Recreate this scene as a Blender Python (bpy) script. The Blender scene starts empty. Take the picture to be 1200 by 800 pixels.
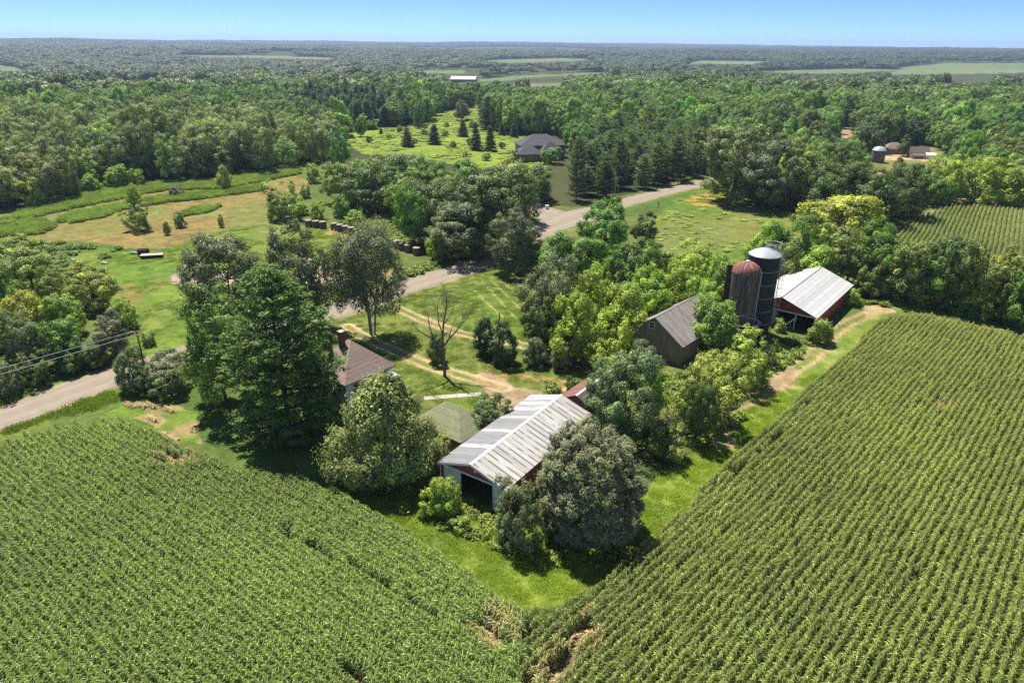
import bpy, math, random
import numpy as np
from mathutils import Vector, Matrix

SC = bpy.context.scene
COL = SC.collection
rng = np.random.default_rng(7)
random.seed(7)
R_ = math.radians

# ---------------------------------------------------------------- camera model (photo pixels, 1200 x 800)
F, HC = 800.0, 46.0
PITCH = math.atan((400 - 51.5) / F)
ROLL = R_(0.46)
cP, sP, cR, sR = math.cos(PITCH), math.sin(PITCH), math.cos(ROLL), math.sin(ROLL)

def G(x, y, z=0.0):
    """point of the level z that the photograph shows at pixel x, y"""
    u = (x - 600) / F; v = (400 - y) / F
    u, v = u * cR - v * sR, u * sR + v * cR
    d = np.array([u, cP + v * sP, -sP + v * cP])
    t = (z - HC) / d[2]
    return d[:2] * t

def proj(X, Y, Z):
    X = np.asarray(X, float); Y = np.asarray(Y, float); Z = np.asarray(Z, float) - HC
    w = Y * cP - Z * sP
    w = np.where(w < 0.1, 0.1, w)
    u0 = X / w; v0 = (Y * sP + Z * cP) / w
    u = u0 * cR + v0 * sR; v = -u0 * sR + v0 * cR
    return 600 + F * u, 400 - F * v, w

def zat(p, ytop):
    lo, hi = -5.0, 80.0
    for _ in range(40):
        m = (lo + hi) / 2
        if proj(p[0], p[1], m)[1] > ytop: lo = m
        else: hi = m
    return lo

def depth(p, z=0): return float(proj(p[0], p[1], z)[2])

# ---------------------------------------------------------------- numeric noise
def _hash(ix, iy, seed):
    h = (ix.astype(np.int64) * 374761393 + iy.astype(np.int64) * 668265263 + seed * 974711) & 0x7fffffff
    h = ((h ^ (h >> 13)) * 1274126177) & 0x7fffffff
    return ((h ^ (h >> 16)) & 0xffff) / 65535.0

def vnoise(x, y, scale, seed=0):
    x = np.asarray(x, float) / scale; y = np.asarray(y, float) / scale
    ix = np.floor(x); iy = np.floor(y); fx = x - ix; fy = y - iy
    fx = fx * fx * (3 - 2 * fx); fy = fy * fy * (3 - 2 * fy)
    a = _hash(ix, iy, seed); b = _hash(ix + 1, iy, seed); c = _hash(ix, iy + 1, seed); d = _hash(ix + 1, iy + 1, seed)
    return (a * (1 - fx) + b * fx) * (1 - fy) + (c * (1 - fx) + d * fx) * fy

def fnoise(x, y, scale, seed=0, oct=3):
    s = 0; a = 1; t = 0
    for k in range(oct):
        s = s + a * vnoise(x, y, scale / 2 ** k, seed + k * 17); t += a; a *= 0.5
    return s / t

def inpoly(x, y, poly):
    x = np.asarray(x, float); y = np.asarray(y, float)
    r = np.zeros(x.shape, bool); n = len(poly)
    for i in range(n):
        x1, y1 = poly[i]; x2, y2 = poly[(i + 1) % n]
        if y1 == y2: continue
        c = ((y1 > y) != (y2 > y)) & (x < (x2 - x1) * (y - y1) / (y2 - y1) + x1)
        r ^= c
    return r

def polydist(x, y, pts):
    """distance to a polyline, and signed side offset"""
    best = np.full(np.shape(x), 1e9); side = np.zeros(np.shape(x))
    for (x1, y1), (x2, y2) in zip(pts[:-1], pts[1:]):
        dx, dy = x2 - x1, y2 - y1; L = dx * dx + dy * dy + 1e-9
        t = np.clip(((x - x1) * dx + (y - y1) * dy) / L, 0, 1)
        ex = x - (x1 + t * dx); ey = y - (y1 + t * dy)
        d = np.hypot(ex, ey); m = d < best
        best = np.where(m, d, best); side = np.where(m, np.sign(dx * ey - dy * ex), side)
    return best, side

# ---------------------------------------------------------------- node helpers
def newmat(name):
    m = bpy.data.materials.new(name); m.use_nodes = True
    nt = m.node_tree; nt.nodes.clear()
    out = nt.nodes.new('ShaderNodeOutputMaterial')
    return m, nt, out

class NT:
    def __init__(s, nt): s.nt = nt
    def n(s, typ, **kw):
        nd = s.nt.nodes.new(typ)
        for k, v in kw.items():
            if k.startswith('i_'):
                nd.inputs[k[2:].replace('_', ' ')].default_value = v
            else: setattr(nd, k, v)
        return nd
    def l(s, a, b): s.nt.links.new(a, b)
    def mul(s, a, b, typ='MULTIPLY', fac=1.0):
        m = s.n('ShaderNodeMix', data_type='RGBA', blend_type=typ)
        m.inputs[0].default_value = fac
        for sock, v in ((m.inputs[6], a), (m.inputs[7], b)):
            if hasattr(v, 'is_linked'): s.l(v, sock)
            else: sock.default_value = (*v, 1) if len(v) == 3 else v
        return m.outputs[2]
    def mix(s, fac, a, b):
        m = s.n('ShaderNodeMix', data_type='RGBA')
        for sock, v in ((m.inputs[0], fac), (m.inputs[6], a), (m.inputs[7], b)):
            if hasattr(v, 'is_linked'): s.l(v, sock)
            elif isinstance(v, (int, float)): sock.default_value = v
            else: sock.default_value = (*v, 1) if len(v) == 3 else v
        return m.outputs[2]
    def math(s, op, a, b=0.0, c=None):
        m = s.n('ShaderNodeMath', operation=op)
        for sock, v in zip(m.inputs, (a, b, c)):
            if v is None: continue
            if hasattr(v, 'is_linked'): s.l(v, sock)
            else: sock.default_value = v
        return m.outputs[0]
    def ramp(s, fac, stops, interp='LINEAR'):
        r = s.n('ShaderNodeValToRGB'); cr = r.color_ramp; cr.interpolation = interp
        while len(cr.elements) < len(stops): cr.elements.new(0.5)
        for e, (p, c) in zip(cr.elements, stops):
            e.position = p; e.color = (*c, 1) if len(c) == 3 else c
        s.l(fac, r.inputs[0]); return r.outputs[0]
    def noise(s, vec, scale, detail=4, rough=0.6, out=0):
        t = s.n('ShaderNodeTexNoise'); t.inputs['Scale'].default_value = scale
        t.inputs['Detail'].default_value = detail; t.inputs['Roughness'].default_value = rough
        if vec is not None: s.l(vec, t.inputs['Vector'])
        return t.outputs[out]
    def mapping(s, vec, scale=(1, 1, 1), rot=(0, 0, 0), loc=(0, 0, 0)):
        m = s.n('ShaderNodeMapping'); m.inputs['Scale'].default_value = scale
        m.inputs['Rotation'].default_value = rot; m.inputs['Location'].default_value = loc
        s.l(vec, m.inputs['Vector']); return m.outputs[0]
    def bump(s, h, strength=0.4, dist=0.05):
        b = s.n('ShaderNodeBump'); b.inputs['Strength'].default_value = strength
        b.inputs['Distance'].default_value = dist; s.l(h, b.inputs['Height']); return b.outputs[0]
    def bsdf(s, out, color, rough=0.8, spec=0.3, metal=0.0, normal=None):
        p = s.n('ShaderNodeBsdfPrincipled')
        if hasattr(color, 'is_linked'): s.l(color, p.inputs['Base Color'])
        else: p.inputs['Base Color'].default_value = (*color, 1)
        if hasattr(rough, 'is_linked'): s.l(rough, p.inputs['Roughness'])
        else: p.inputs['Roughness'].default_value = rough
        p.inputs['Specular IOR Level'].default_value = spec
        p.inputs['Metallic'].default_value = metal
        if normal is not None: s.l(normal, p.inputs['Normal'])
        if out is not None: s.l(p.outputs[0], out.inputs[0])
        return p

def simple_mat(name, c1, c2=None, scale=3.0, rough=0.8, spec=0.3, stretch=(1, 1, 1), bump=0.2, metal=0.0, contrast=(0.35, 0.65)):
    """weathered one- or two-tone surface"""
    m, nt, out = newmat(name); N = NT(nt)
    tc = N.n('ShaderNodeTexCoord')
    v = N.mapping(tc.outputs['Object'], stretch)
    f = N.noise(v, scale, 6, 0.65)
    c2 = c2 or tuple(k * 0.7 for k in c1)
    col = N.ramp(f, [(contrast[0], c2), (contrast[1], c1)])
    N.bsdf(out, col, rough, spec, metal, N.bump(f, bump, 0.03))
    return m

def leaf_mat(name, trans=0.3, rough=0.5, spec=0.3, gain=(1.15, 1.12, 1.1)):
    m, nt, out = newmat(name); N = NT(nt)
    t = N.n('ShaderNodeAttribute', attribute_type='INSTANCER', attribute_name='tint')
    lc = N.n('ShaderNodeAttribute', attribute_type='GEOMETRY', attribute_name='lc')
    c = N.mul(N.mul(t.outputs['Color'], lc.outputs['Color']), gain)
    p = N.bsdf(None, c, rough, spec)
    tr = N.n('ShaderNodeBsdfTranslucent')
    N.l(N.mul(c, (1.15, 1.22, 0.55)), tr.inputs[0])
    ms = N.n('ShaderNodeMixShader'); ms.inputs[0].default_value = trans
    N.l(p.outputs[0], ms.inputs[1]); N.l(tr.outputs[0], ms.inputs[2])
    N.l(ms.outputs[0], out.inputs[0])
    return m

# ---------------------------------------------------------------- mesh helpers
def mesh_np(name, V, quads=None, tris=None, mats=(), lc=None, smooth=False, matidx=None):
    me = bpy.data.meshes.new(name)
    V = np.asarray(V, np.float32).reshape(-1, 3)
    loops = []; starts = []; tot = 0
    q = np.zeros((0, 4), np.int32) if quads is None else np.asarray(quads, np.int32).reshape(-1, 4)
    t = np.zeros((0, 3), np.int32) if tris is None else np.asarray(tris, np.int32).reshape(-1, 3)
    li = np.concatenate([q.ravel(), t.ravel()])
    ls = np.concatenate([np.arange(len(q)) * 4, len(q) * 4 + np.arange(len(t)) * 3])
    me.vertices.add(len(V)); me.vertices.foreach_set('co', V.ravel())
    me.loops.add(len(li)); me.loops.foreach_set('vertex_index', li.astype(np.int32))
    me.polygons.add(len(ls)); me.polygons.foreach_set('loop_start', ls.astype(np.int32))
    if matidx is not None: me.polygons.foreach_set('material_index', np.asarray(matidx, np.int32))
    if smooth: me.polygons.foreach_set('use_smooth', np.ones(len(ls), bool))
    for m in mats: me.materials.append(m)
    if lc is not None:
        a = me.attributes.new('lc', 'FLOAT_COLOR', 'FACE')
        c4 = np.ones((len(ls), 4), np.float32); c4[:, :3] = lc
        a.data.foreach_set('color', c4.ravel())
    me.update(calc_edges=True)
    return me

def link(name, me, parent=None, loc=None):
    o = bpy.data.objects.new(name, me); COL.objects.link(o)
    if parent is not None: o.parent = parent
    if loc is not None: o.location = loc
    return o

def tag(o, label=None, cat=None, group=None, kind=None):
    if label: o['label'] = label
    if cat: o['category'] = cat
    if group: o['group'] = group
    if kind: o['kind'] = kind
    return o

def empty(name, loc, rz=0.0, label=None, cat=None, group=None):
    o = bpy.data.objects.new(name, None); COL.objects.link(o)
    o.location = loc; o.rotation_euler = (0, 0, rz); o.empty_display_size = 0.3
    return tag(o, label, cat, group)

class MB:
    def __init__(s): s.v = []; s.f = []
    def add(s, vs, fs):
        b = len(s.v); s.v += [tuple(map(float, v)) for v in vs]; s.f += [tuple(b + i for i in f) for f in fs]; return s
    def box(s, x0, x1, y0, y1, z0, z1):
        vs = [(x0, y0, z0), (x1, y0, z0), (x1, y1, z0), (x0, y1, z0), (x0, y0, z1), (x1, y0, z1), (x1, y1, z1), (x0, y1, z1)]
        return s.add(vs, [(0, 3, 2, 1), (4, 5, 6, 7), (0, 1, 5, 4), (1, 2, 6, 5), (2, 3, 7, 6), (3, 0, 4, 7)])
    def slab(s, pts, d):
        """polygon extruded by the vector d"""
        n = len(pts); a = [Vector(p) for p in pts]; b = [p + Vector(d) for p in a]
        fs = [tuple(range(n))[::-1], tuple(range(n, 2 * n))]
        for i in range(n): j = (i + 1) % n; fs.append((i, j, n + j, n + i))
        return s.add([tuple(p) for p in a + b], fs)
    def tube(s, pts, r, sides=6, cap=True):
        pts = [Vector(p) for p in pts]; n = len(pts)
        rs = r if hasattr(r, '__len__') else [r] * n
        vs = []
        for i, p in enumerate(pts):
            d = (pts[min(i + 1, n - 1)] - pts[max(i - 1, 0)]).normalized()
            a = d.orthogonal().normalized(); b = d.cross(a)
            if i and True:
                # keep the frame steady
                a = (pa - d * pa.dot(d)).normalized(); b = d.cross(a)
            pa = a
            for k in range(sides):
                t = 2 * math.pi * k / sides
                vs.append(p + (a * math.cos(t) + b * math.sin(t)) * rs[i])
        fs = []
        for i in range(n - 1):
            for k in range(sides):
                k2 = (k + 1) % sides
                fs.append((i * sides + k, i * sides + k2, (i + 1) * sides + k2, (i + 1) * sides + k))
        if cap:
            fs.append(tuple(range(sides))[::-1]); fs.append(tuple((n - 1) * sides + k for k in range(sides)))
        return s.add(vs, fs)
    def lathe(s, prof, sides=32, cx=0, cy=0):
        vs = []; n = len(prof)
        for r, z in prof:
            for k in range(sides):
                t = 2 * math.pi * k / sides; vs.append((cx + r * math.cos(t), cy + r * math.sin(t), z))
        fs = []
        for i in range(n - 1):
            for k in range(sides):
                k2 = (k + 1) % sides
                fs.append((i * sides + k, i * sides + k2, (i + 1) * sides + k2, (i + 1) * sides + k))
        fs.append(tuple(range(sides))[::-1]); fs.append(tuple((n - 1) * sides + k for k in range(sides)))
        return s.add(vs, fs)
    def build(s, name, mat, parent=None, loc=None, smooth=False):
        me = bpy.data.meshes.new(name); me.from_pydata(s.v, [], s.f)
        me.materials.append(mat)
        if smooth:
            me.polygons.foreach_set('use_smooth', np.ones(len(me.polygons), bool))
            try: me.set_sharp_from_angle(angle=R_(40))
            except Exception: pass
        me.update()
        return link(name, me, parent, loc)

# ---------------------------------------------------------------- scattering (one object, instances on its points)
def scatter(name, pts, rotz, scl, var, tint, sources, tilt=None):
    pts = np.asarray(pts, np.float32); n = len(pts)
    me = bpy.data.meshes.new(name); me.vertices.add(n); me.vertices.foreach_set('co', pts.ravel())
    rot = np.zeros((n, 3), np.float32); rot[:, 2] = rotz
    if tilt is not None: rot[:, :2] = tilt
    sc = np.asarray(scl, np.float32)
    if sc.ndim == 1: sc = np.repeat(sc[:, None], 3, 1)
    for nm, typ, arr, key in (('rot', 'FLOAT_VECTOR', rot, 'vector'), ('scl', 'FLOAT_VECTOR', sc, 'vector'),
                              ('var', 'INT', np.asarray(var, np.int32), 'value'), ('tint', 'FLOAT_VECTOR', np.asarray(tint, np.float32), 'vector')):
        a = me.attributes.new(nm, typ, 'POINT'); a.data.foreach_set(key, arr.ravel())
    me.update()
    o = link(name, me)
    ng = bpy.data.node_groups.new(name + '_nodes', 'GeometryNodeTree')
    ng.interface.new_socket('Geometry', in_out='INPUT', socket_type='NodeSocketGeometry')
    ng.interface.new_socket('Geometry', in_out='OUTPUT', socket_type='NodeSocketGeometry')
    N = ng.nodes; gi = N.new('NodeGroupInput'); go = N.new('NodeGroupOutput'); jo = N.new('GeometryNodeJoinGeometry')
    def attr(nm, t):
        a = N.new('GeometryNodeInputNamedAttribute'); a.data_type = t; a.inputs[0].default_value = nm; return a.outputs[0]
    ar, asc, av = attr('rot', 'FLOAT_VECTOR'), attr('scl', 'FLOAT_VECTOR'), attr('var', 'INT')
    e2r = N.new('FunctionNodeEulerToRotation'); ng.links.new(ar, e2r.inputs[0])
    for k, src in enumerate(sources):
        oi = N.new('GeometryNodeObjectInfo'); oi.inputs['Object'].default_value = src; oi.transform_space = 'ORIGINAL'
        oi.inputs['As Instance'].default_value = False
        cmp = N.new('FunctionNodeCompare'); cmp.data_type = 'INT'; cmp.operation = 'EQUAL'
        ci = [i for i in cmp.inputs if i.type == 'INT' and i.enabled]
        ng.links.new(av, ci[0]); ci[1].default_value = k
        ip = N.new('GeometryNodeInstanceOnPoints')
        ng.links.new(gi.outputs[0], ip.inputs['Points']); ng.links.new(cmp.outputs[0], ip.inputs['Selection'])
        ng.links.new(oi.outputs['Geometry'], ip.inputs['Instance'])
        ng.links.new(e2r.outputs[0], ip.inputs['Rotation']); ng.links.new(asc, ip.inputs['Scale'])
        ng.links.new(ip.outputs[0], jo.inputs[0])
    ng.links.new(jo.outputs[0], go.inputs[0])
    md = o.modifiers.new('scatter', 'NODES'); md.node_group = ng
    return o
# ================================================================ PLANTS
M_LEAF = leaf_mat('broad_leaf', 0.26, 0.5, 0.35, (1.88, 1.82, 1.72))
M_GLOSS = leaf_mat('glossy_leaf', 0.26, 0.5, 0.25, (1.5, 1.45, 1.2))
M_NEEDLE = leaf_mat('needle', 0.24, 0.6, 0.25, (1.7, 1.55, 1.4))
M_GRASS = leaf_mat('grass_blade', 0.42, 0.6, 0.15, (1.5, 1.5, 1.4))
M_CORN = leaf_mat('corn_leaf', 0.3, 0.45, 0.35)
M_BARK = simple_mat('bark', (0.16, 0.13, 0.10), (0.07, 0.055, 0.045), 6, 0.95, 0.1, (1, 1, 0.25), 0.5)
M_PALEBARK = simple_mat('pale_bark', (0.36, 0.32, 0.28), (0.17, 0.15, 0.13), 5, 0.95, 0.1, (1, 1, 0.2), 0.4)
M_DEADBARK = simple_mat('dead_bark', (0.20, 0.17, 0.15), (0.09, 0.075, 0.065), 5, 0.95, 0.1, (1, 1, 0.2), 0.4)

def unit(a): return a / (np.linalg.norm(a, axis=-1, keepdims=True) + 1e-9)

def diamonds(r, C, Nn, size, aspect=0.6, along=None, fold=0.18):
    """folded leaf-shaped quads: centres, normals, half lengths"""
    n = len(C); Nn = unit(Nn)
    a = r.normal(size=(n, 3)) if along is None else along + 0.001
    T = unit(a - Nn * np.sum(a * Nn, 1, keepdims=True)); B = np.cross(Nn, T)
    s = size[:, None]
    V = np.empty((n, 4, 3))
    V[:, 0] = C - T * s; V[:, 2] = C + T * s
    V[:, 1] = C + B * s * aspect + Nn * s * fold; V[:, 3] = C - B * s * aspect + Nn * s * fold
    return V.reshape(-1, 3)

def leafcol(r, n, var=0.26, yel=0.25, base=None):
    v = np.exp(r.normal(0, var, n)); y = r.random(n) * yel
    c = np.stack([v * (1 + 0.6 * y), v * (1 + 0.25 * y), v * (1 - 0.4 * y)], 1)
    if base is not None: c *= base[:, None]
    return c

def sphere_dirs(r, n): return unit(r.normal(size=(n, 3)))

def lump(r, D, k=7, amp=0.2):
    s = np.zeros(len(D))
    for _ in range(k):
        d = unit(r.normal(size=3)); f = r.uniform(2.5, 6); s += np.cos(f * (D @ d) + r.uniform(0, 6.3))
    return 1 + amp * s / math.sqrt(k)

def limb(mb, r, p0, p1, r0, r1, sides=5, sag=0.1, seg=5, wob=0.05):
    p0 = np.array(p0, float); p1 = np.array(p1, float); L = np.linalg.norm(p1 - p0); pts = []
    w = r.normal(size=3) * wob * L
    for i in range(seg + 1):
        t = i / seg
        p = p0 + (p1 - p0) * t + np.array([0, 0, sag * L * 4 * t * (1 - t)]) + w * math.sin(math.pi * t)
        pts.append(p)
    mb.tube(pts, [r0 + (r1 - r0) * (i / seg) for i in range(seg + 1)], sides)

def broad(name, seed, H=14., W=12., h0=2.5, nc=90, rc=1.35, leaf=0.2, per=260, flat=0.8, amp=0.22, belly=0.45, inner=0.25,
          mat=None, bark=None, aspect=0.6, upn=0.35, yel=0.25, cvar=0.22, trunk_r=0.3, spread=1.0, stems=1, limbs=14, top=1.0, cone=0.0):
    leaf = leaf * 1.06; per = int(per * 1.02)
    """rounded tree: leaf clumps spread over and inside an uneven envelope, limbs reaching to them"""
    r = np.random.default_rng(seed); mat = mat or M_LEAF
    ch = H - h0; zc = h0 + ch * belly; a = W / 2 - rc * 0.6
    C = []; tries = 0
    while len(C) < nc and tries < 9000:
        tries += 1
        d = sphere_dirs(r, 1)[0]
        f = (0.35 + 0.65 * r.random() ** 0.45) if r.random() < inner else r.uniform(0.86, 1.02)
        if len(C) == 0: lum = lump(np.random.default_rng(seed + 5), np.zeros((1, 3)), amp=amp)
        lum = lump(np.random.default_rng(seed + 5), d[None], amp=amp)[0]
        up = (H - zc - rc * flat * 0.7) if d[2] > 0 else (zc - h0 - rc * flat * 0.3)
        # a fuller belly than an ellipsoid
        hz = math.hypot(d[0], d[1]); q = hz ** 0.75 / (hz + 1e-6)
        if cone and d[2] > 0: q *= 1 - cone * d[2] ** 0.8
        p = np.array([d[0] * a * q, d[1] * a * q, d[2] * up]) * f * lum + np.array([0, 0, zc])
        if p[2] < h0 * 0.9: continue
        if C and np.min(np.linalg.norm((np.array(C) - p) * [1, 1, 1 / flat], axis=1)) < rc * 0.72 * spread: continue
        C.append(p)
    C = np.array(C); n = len(C)
    out = unit((C - [0, 0, zc]) * [1 / a, 1 / a, 1.6 / ch])
    cr = rc * np.exp(r.normal(0, 0.2, n)); cb = np.exp(r.normal(0, cvar, n))
    Vs = []; Ls = []
    for i in range(n):
        m = int(per * (cr[i] / rc) ** 2)
        d = sphere_dirs(r, m * 2); k = (d @ out[i] > -0.35) | (d[:, 2] > 0.1); d = d[k][:m]; m = len(d)
        cl = lump(r, d, 5, 0.2)
        rad = cl * (1 - 0.38 * r.random(m) ** 2)
        sp = r.random((4, 3)) - .5 + out[i] * .5 + [0, 0, .25]; sp = unit(sp); best = (d @ sp.T).max(1)   # a few sprays stick out of every clump
        rad = rad * np.where(best > .93, 1 + 0.55 * r.random(m), 1)
        P = C[i] + d * cr[i] * (np.array([1, 1, flat])) * rad[:, None]
        Nn = d * 0.85 + np.array([0, 0, upn * 1.15]) + out[i] * 0.25 + r.normal(0, 0.34, (m, 3))
        Vs.append(diamonds(r, P, Nn, leaf * r.uniform(0.6, 1.25, m), aspect))
        Ls.append(leafcol(r, m, 0.28, yel, np.full(m, cb[i])))
    V = np.concatenate(Vs); lc = np.concatenate(Ls)
    W = 2 * np.percentile(np.hypot(V[:, 0], V[:, 1]), 97.5); H = np.percentile(V[:, 2], 99.6)
    crown = mesh_np(name + '_crown', V, np.arange(len(V)).reshape(-1, 4), None, [mat], lc)
    mb = MB()
    for s in range(stems):
        off = np.array([0, 0, 0]) if stems == 1 else np.array([math.cos(s * 6.28 / stems), math.sin(s * 6.28 / stems), 0]) * trunk_r * 1.3
        tipz = h0 + ch * (0.55 if stems == 1 else 0.4)
        tip = off * (1 if stems == 1 else W * 0.12 / trunk_r) + np.array([r.normal(0, .2), r.normal(0, .2), tipz])
        limb(mb, r, off + [0, 0, -0.3], tip, trunk_r * (1 if stems == 1 else 0.6), trunk_r * 0.35, 8, 0, 6, 0.02)
        for j in range(max(3, limbs // stems)):
            c = C[r.integers(n)]; t = r.uniform(0.3, 0.95); p0 = off + (tip - off) * t
            if c[2] < p0[2] - 1: continue
            limb(mb, r, p0, c, trunk_r * 0.4 * (1.1 - t * 0.5), 0.04, 5, -0.06, 4, 0.06)
    me = bpy.data.meshes.new(name + '_trunk'); me.from_pydata(mb.v, [], mb.f); me.materials.append(bark or M_BARK); me.update()
    return dict(crown=crown, trunk=me, H=H, W=W)

def pine(name, seed, H=22., W=15., h0=0.9, step=0.95, nb=6, leaf=0.26, per=34, tuft=0.75, droop=0.05, shape='white', mat=None, yel=0.15):
    """conifer: whorls of level limbs that carry flat plates of needles"""
    r = np.random.default_rng(seed); mat = mat or M_NEEDLE; mb = MB()
    limb(mb, r, (0, 0, -0.3), (r.normal(0, .2), r.normal(0, .2), H * 0.97), H * 0.017 + 0.05, 0.05, 8, 0, 8, 0.008)
    Cs = []; Os = []; z = h0; ang = 0
    while z < H * 0.985:
        t = (z - h0) / (H - h0)
        if shape == 'white': L = W / 2 * (0.62 + 0.5 * math.sin(math.pi * min(1, 0.18 + t * 0.82)) ** 1.1) * (1 - t ** 3.2) ** 0.8 * 0.98 + 0.25
        else: L = W / 2 * (1 - t) ** 0.85 * (0.92 if t < 0.05 else 1) + 0.2
        k = nb if t < 0.8 else max(4, nb - 1)
        for j in range(k):
            ang += 6.283 / k + r.normal(0, 0.18)
            l = L * r.uniform(0.66, 1.1) if shape == 'white' else L * r.uniform(0.86, 1.06)
            up = (0.10 + 0.55 * t) if shape == 'white' else (-0.28 + 0.75 * t)
            d = np.array([math.cos(ang), math.sin(ang), 0]); p0 = np.array([0, 0, z + r.uniform(-.3, .3)])
            p1 = p0 + d * l + np.array([0, 0, up * l])
            if l > 1.2: limb(mb, r, p0, p1, 0.03 + 0.012 * l, 0.015, 4, -droop, 3, 0.03)
            m = max(1, int(l / (tuft * 0.62)))
            for q in range(m):
                s = 1 - (q / m) * 0.82
                if shape == 'white' and s < 0.3 and t < 0.75: continue
                p = p0 + (p1 - p0) * s - np.array([0, 0, droop * l * 4 * s * (1 - s)])
                side = np.array([-d[1], d[0], 0]) * r.normal(0, 0.22 * l * (0.35 + 0.65 * (1 - abs(s - 0.6))))
                Cs.append(p + side * 0.8); Os.append(unit(d + np.array([0, 0, up]) + side * 0.4))
        z += step * r.uniform(0.8, 1.2) * (1 if t < 0.8 else 0.75)
    C = np.array(Cs); O = np.array(Os); n = len(C); m = n * per
    ci = np.repeat(np.arange(n), per); cb = np.exp(r.normal(0, 0.15, n)); ts = tuft * np.exp(r.normal(0, .22, n))
    d = sphere_dirs(r, m)
    zf = 0.38 if shape == 'white' else 0.5
    P = C[ci] + d * (r.random((m, 1)) ** 0.5) * np.array([1, 1, zf]) * ts[ci][:, None]
    al = O[ci] * 0.8 + d * 0.8 + r.normal(0, 0.25, (m, 3))
    Nn = np.array([0, 0, 0.8]) + d * 0.3 + r.normal(0, 0.4, (m, 3))
    V = diamonds(r, P, Nn, leaf * r.uniform(0.65, 1.3, m), 0.3, al, 0.1)
    W = 2 * np.percentile(np.hypot(V[:, 0], V[:, 1]), 99 if shape == 'white' else 98.5); H = np.percentile(V[:, 2], 99.9)
    lc = leafcol(r, m, 0.2, yel, cb[ci])
    crown = mesh_np(name + '_crown', V, np.arange(len(V)).reshape(-1, 4), None, [mat], lc)
    me = bpy.data.meshes.new(name + '_trunk'); me.from_pydata(mb.v, [], mb.f); me.materials.append(M_BARK); me.update()
    return dict(crown=crown, trunk=me, H=H, W=W)

def bare(name, seed, H=9., W=8., mat=None, trunk_r=0.28, levels=5, up=0.35, stems=1, fork=3):
    """leafless tree grown by forking"""
    r = np.random.default_rng(seed); mb = MB()
    def grow(p, d, L, rad, lev):
        n = 4; pts = [p]; q = p.copy(); dd = d.copy()
        for i in range(n):
            dd = unit(dd + r.normal(0, 0.13, 3) + np.array([0, 0, up * 0.1])); q = q + dd * L / n; pts.append(q.copy())
        r1 = rad * 0.62
        mb.tube(pts, [rad + (r1 - rad) * i / n for i in range(n + 1)], 6 if lev > 2 else 4)
        if lev == 0: return
        k = fork if lev > 1 else 3
        for j in range(k):
            t = 1.0 if j == 0 else r.uniform(0.4, 1.0)
            b = pts[int(round(t * n))]
            s = unit(r.normal(size=3)); s = s - dd * (s @ dd); s = unit(s)
            nd = unit(dd * (1.0 if j == 0 else 0.55) + s * (0.35 if j == 0 else 0.85) + np.array([0, 0, up * 0.3]))
            grow(b, nd, L * r.uniform(0.6, 0.85), max(0.012, r1 * (0.9 if j == 0 else 0.6)), lev - 1)
    for s in range(stems):
        a = s * 6.283 / max(1, stems) + 0.5
        grow(np.array([0.25 * math.cos(a) * (stems > 1), 0.25 * math.sin(a) * (stems > 1), -0.2]),
             unit(np.array([0.35 * math.cos(a) * (stems > 1), 0.35 * math.sin(a) * (stems > 1), 1.0])), H * 0.36, trunk_r, levels)
    V = np.array(mb.v); z = V[:, 2].max(); w = np.ptp(V[:, :2], axis=0).max()
    V[:, 2] *= H / z; V[:, :2] *= W / w; mb.v = [tuple(v) for v in V]
    me = bpy.data.meshes.new(name + '_trunk'); me.from_pydata(mb.v, [], mb.f); me.materials.append(mat or M_DEADBARK); me.update()
    return dict(crown=None, trunk=me, H=H, W=W)

def lowcrown(name, seed, H=14., W=13., n=760, leaf=0.75, mat=None, cone=False):
    """light crown for woods more than half a kilometre off"""
    r = np.random.default_rng(seed); d = sphere_dirs(r, n * 2); d = d[d[:, 2] > -0.35][:n]; n = len(d)
    lum = lump(r, d, 8, 0.22)
    if cone:
        z = r.random(n); a = r.random(n) * 6.283; rad = W / 2 * (1 - z) * r.uniform(0.75, 1.05, n)
        P = np.stack([np.cos(a) * rad, np.sin(a) * rad, 1 + z * (H - 1)], 1); d = unit(np.stack([np.cos(a), np.sin(a), np.full(n, .4)], 1))
    else:
        P = d * np.array([W / 2, W / 2, H * 0.42]) * (lum * r.uniform(0.85, 1, n))[:, None] + [0, 0, H * 0.57]
    Nn = d * 0.7 + [0, 0, 0.3] + r.normal(0, 0.3, (n, 3))
    V = diamonds(r, P, Nn, .78 * leaf * r.uniform(0.7, 1.35, n), 0.75)
    cb = np.full(n, 0.8)
    return mesh_np(name, V, np.arange(len(V)).reshape(-1, 4), None, [mat or M_LEAF], leafcol(r, n, 0.13, 0.25, cb))

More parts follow.
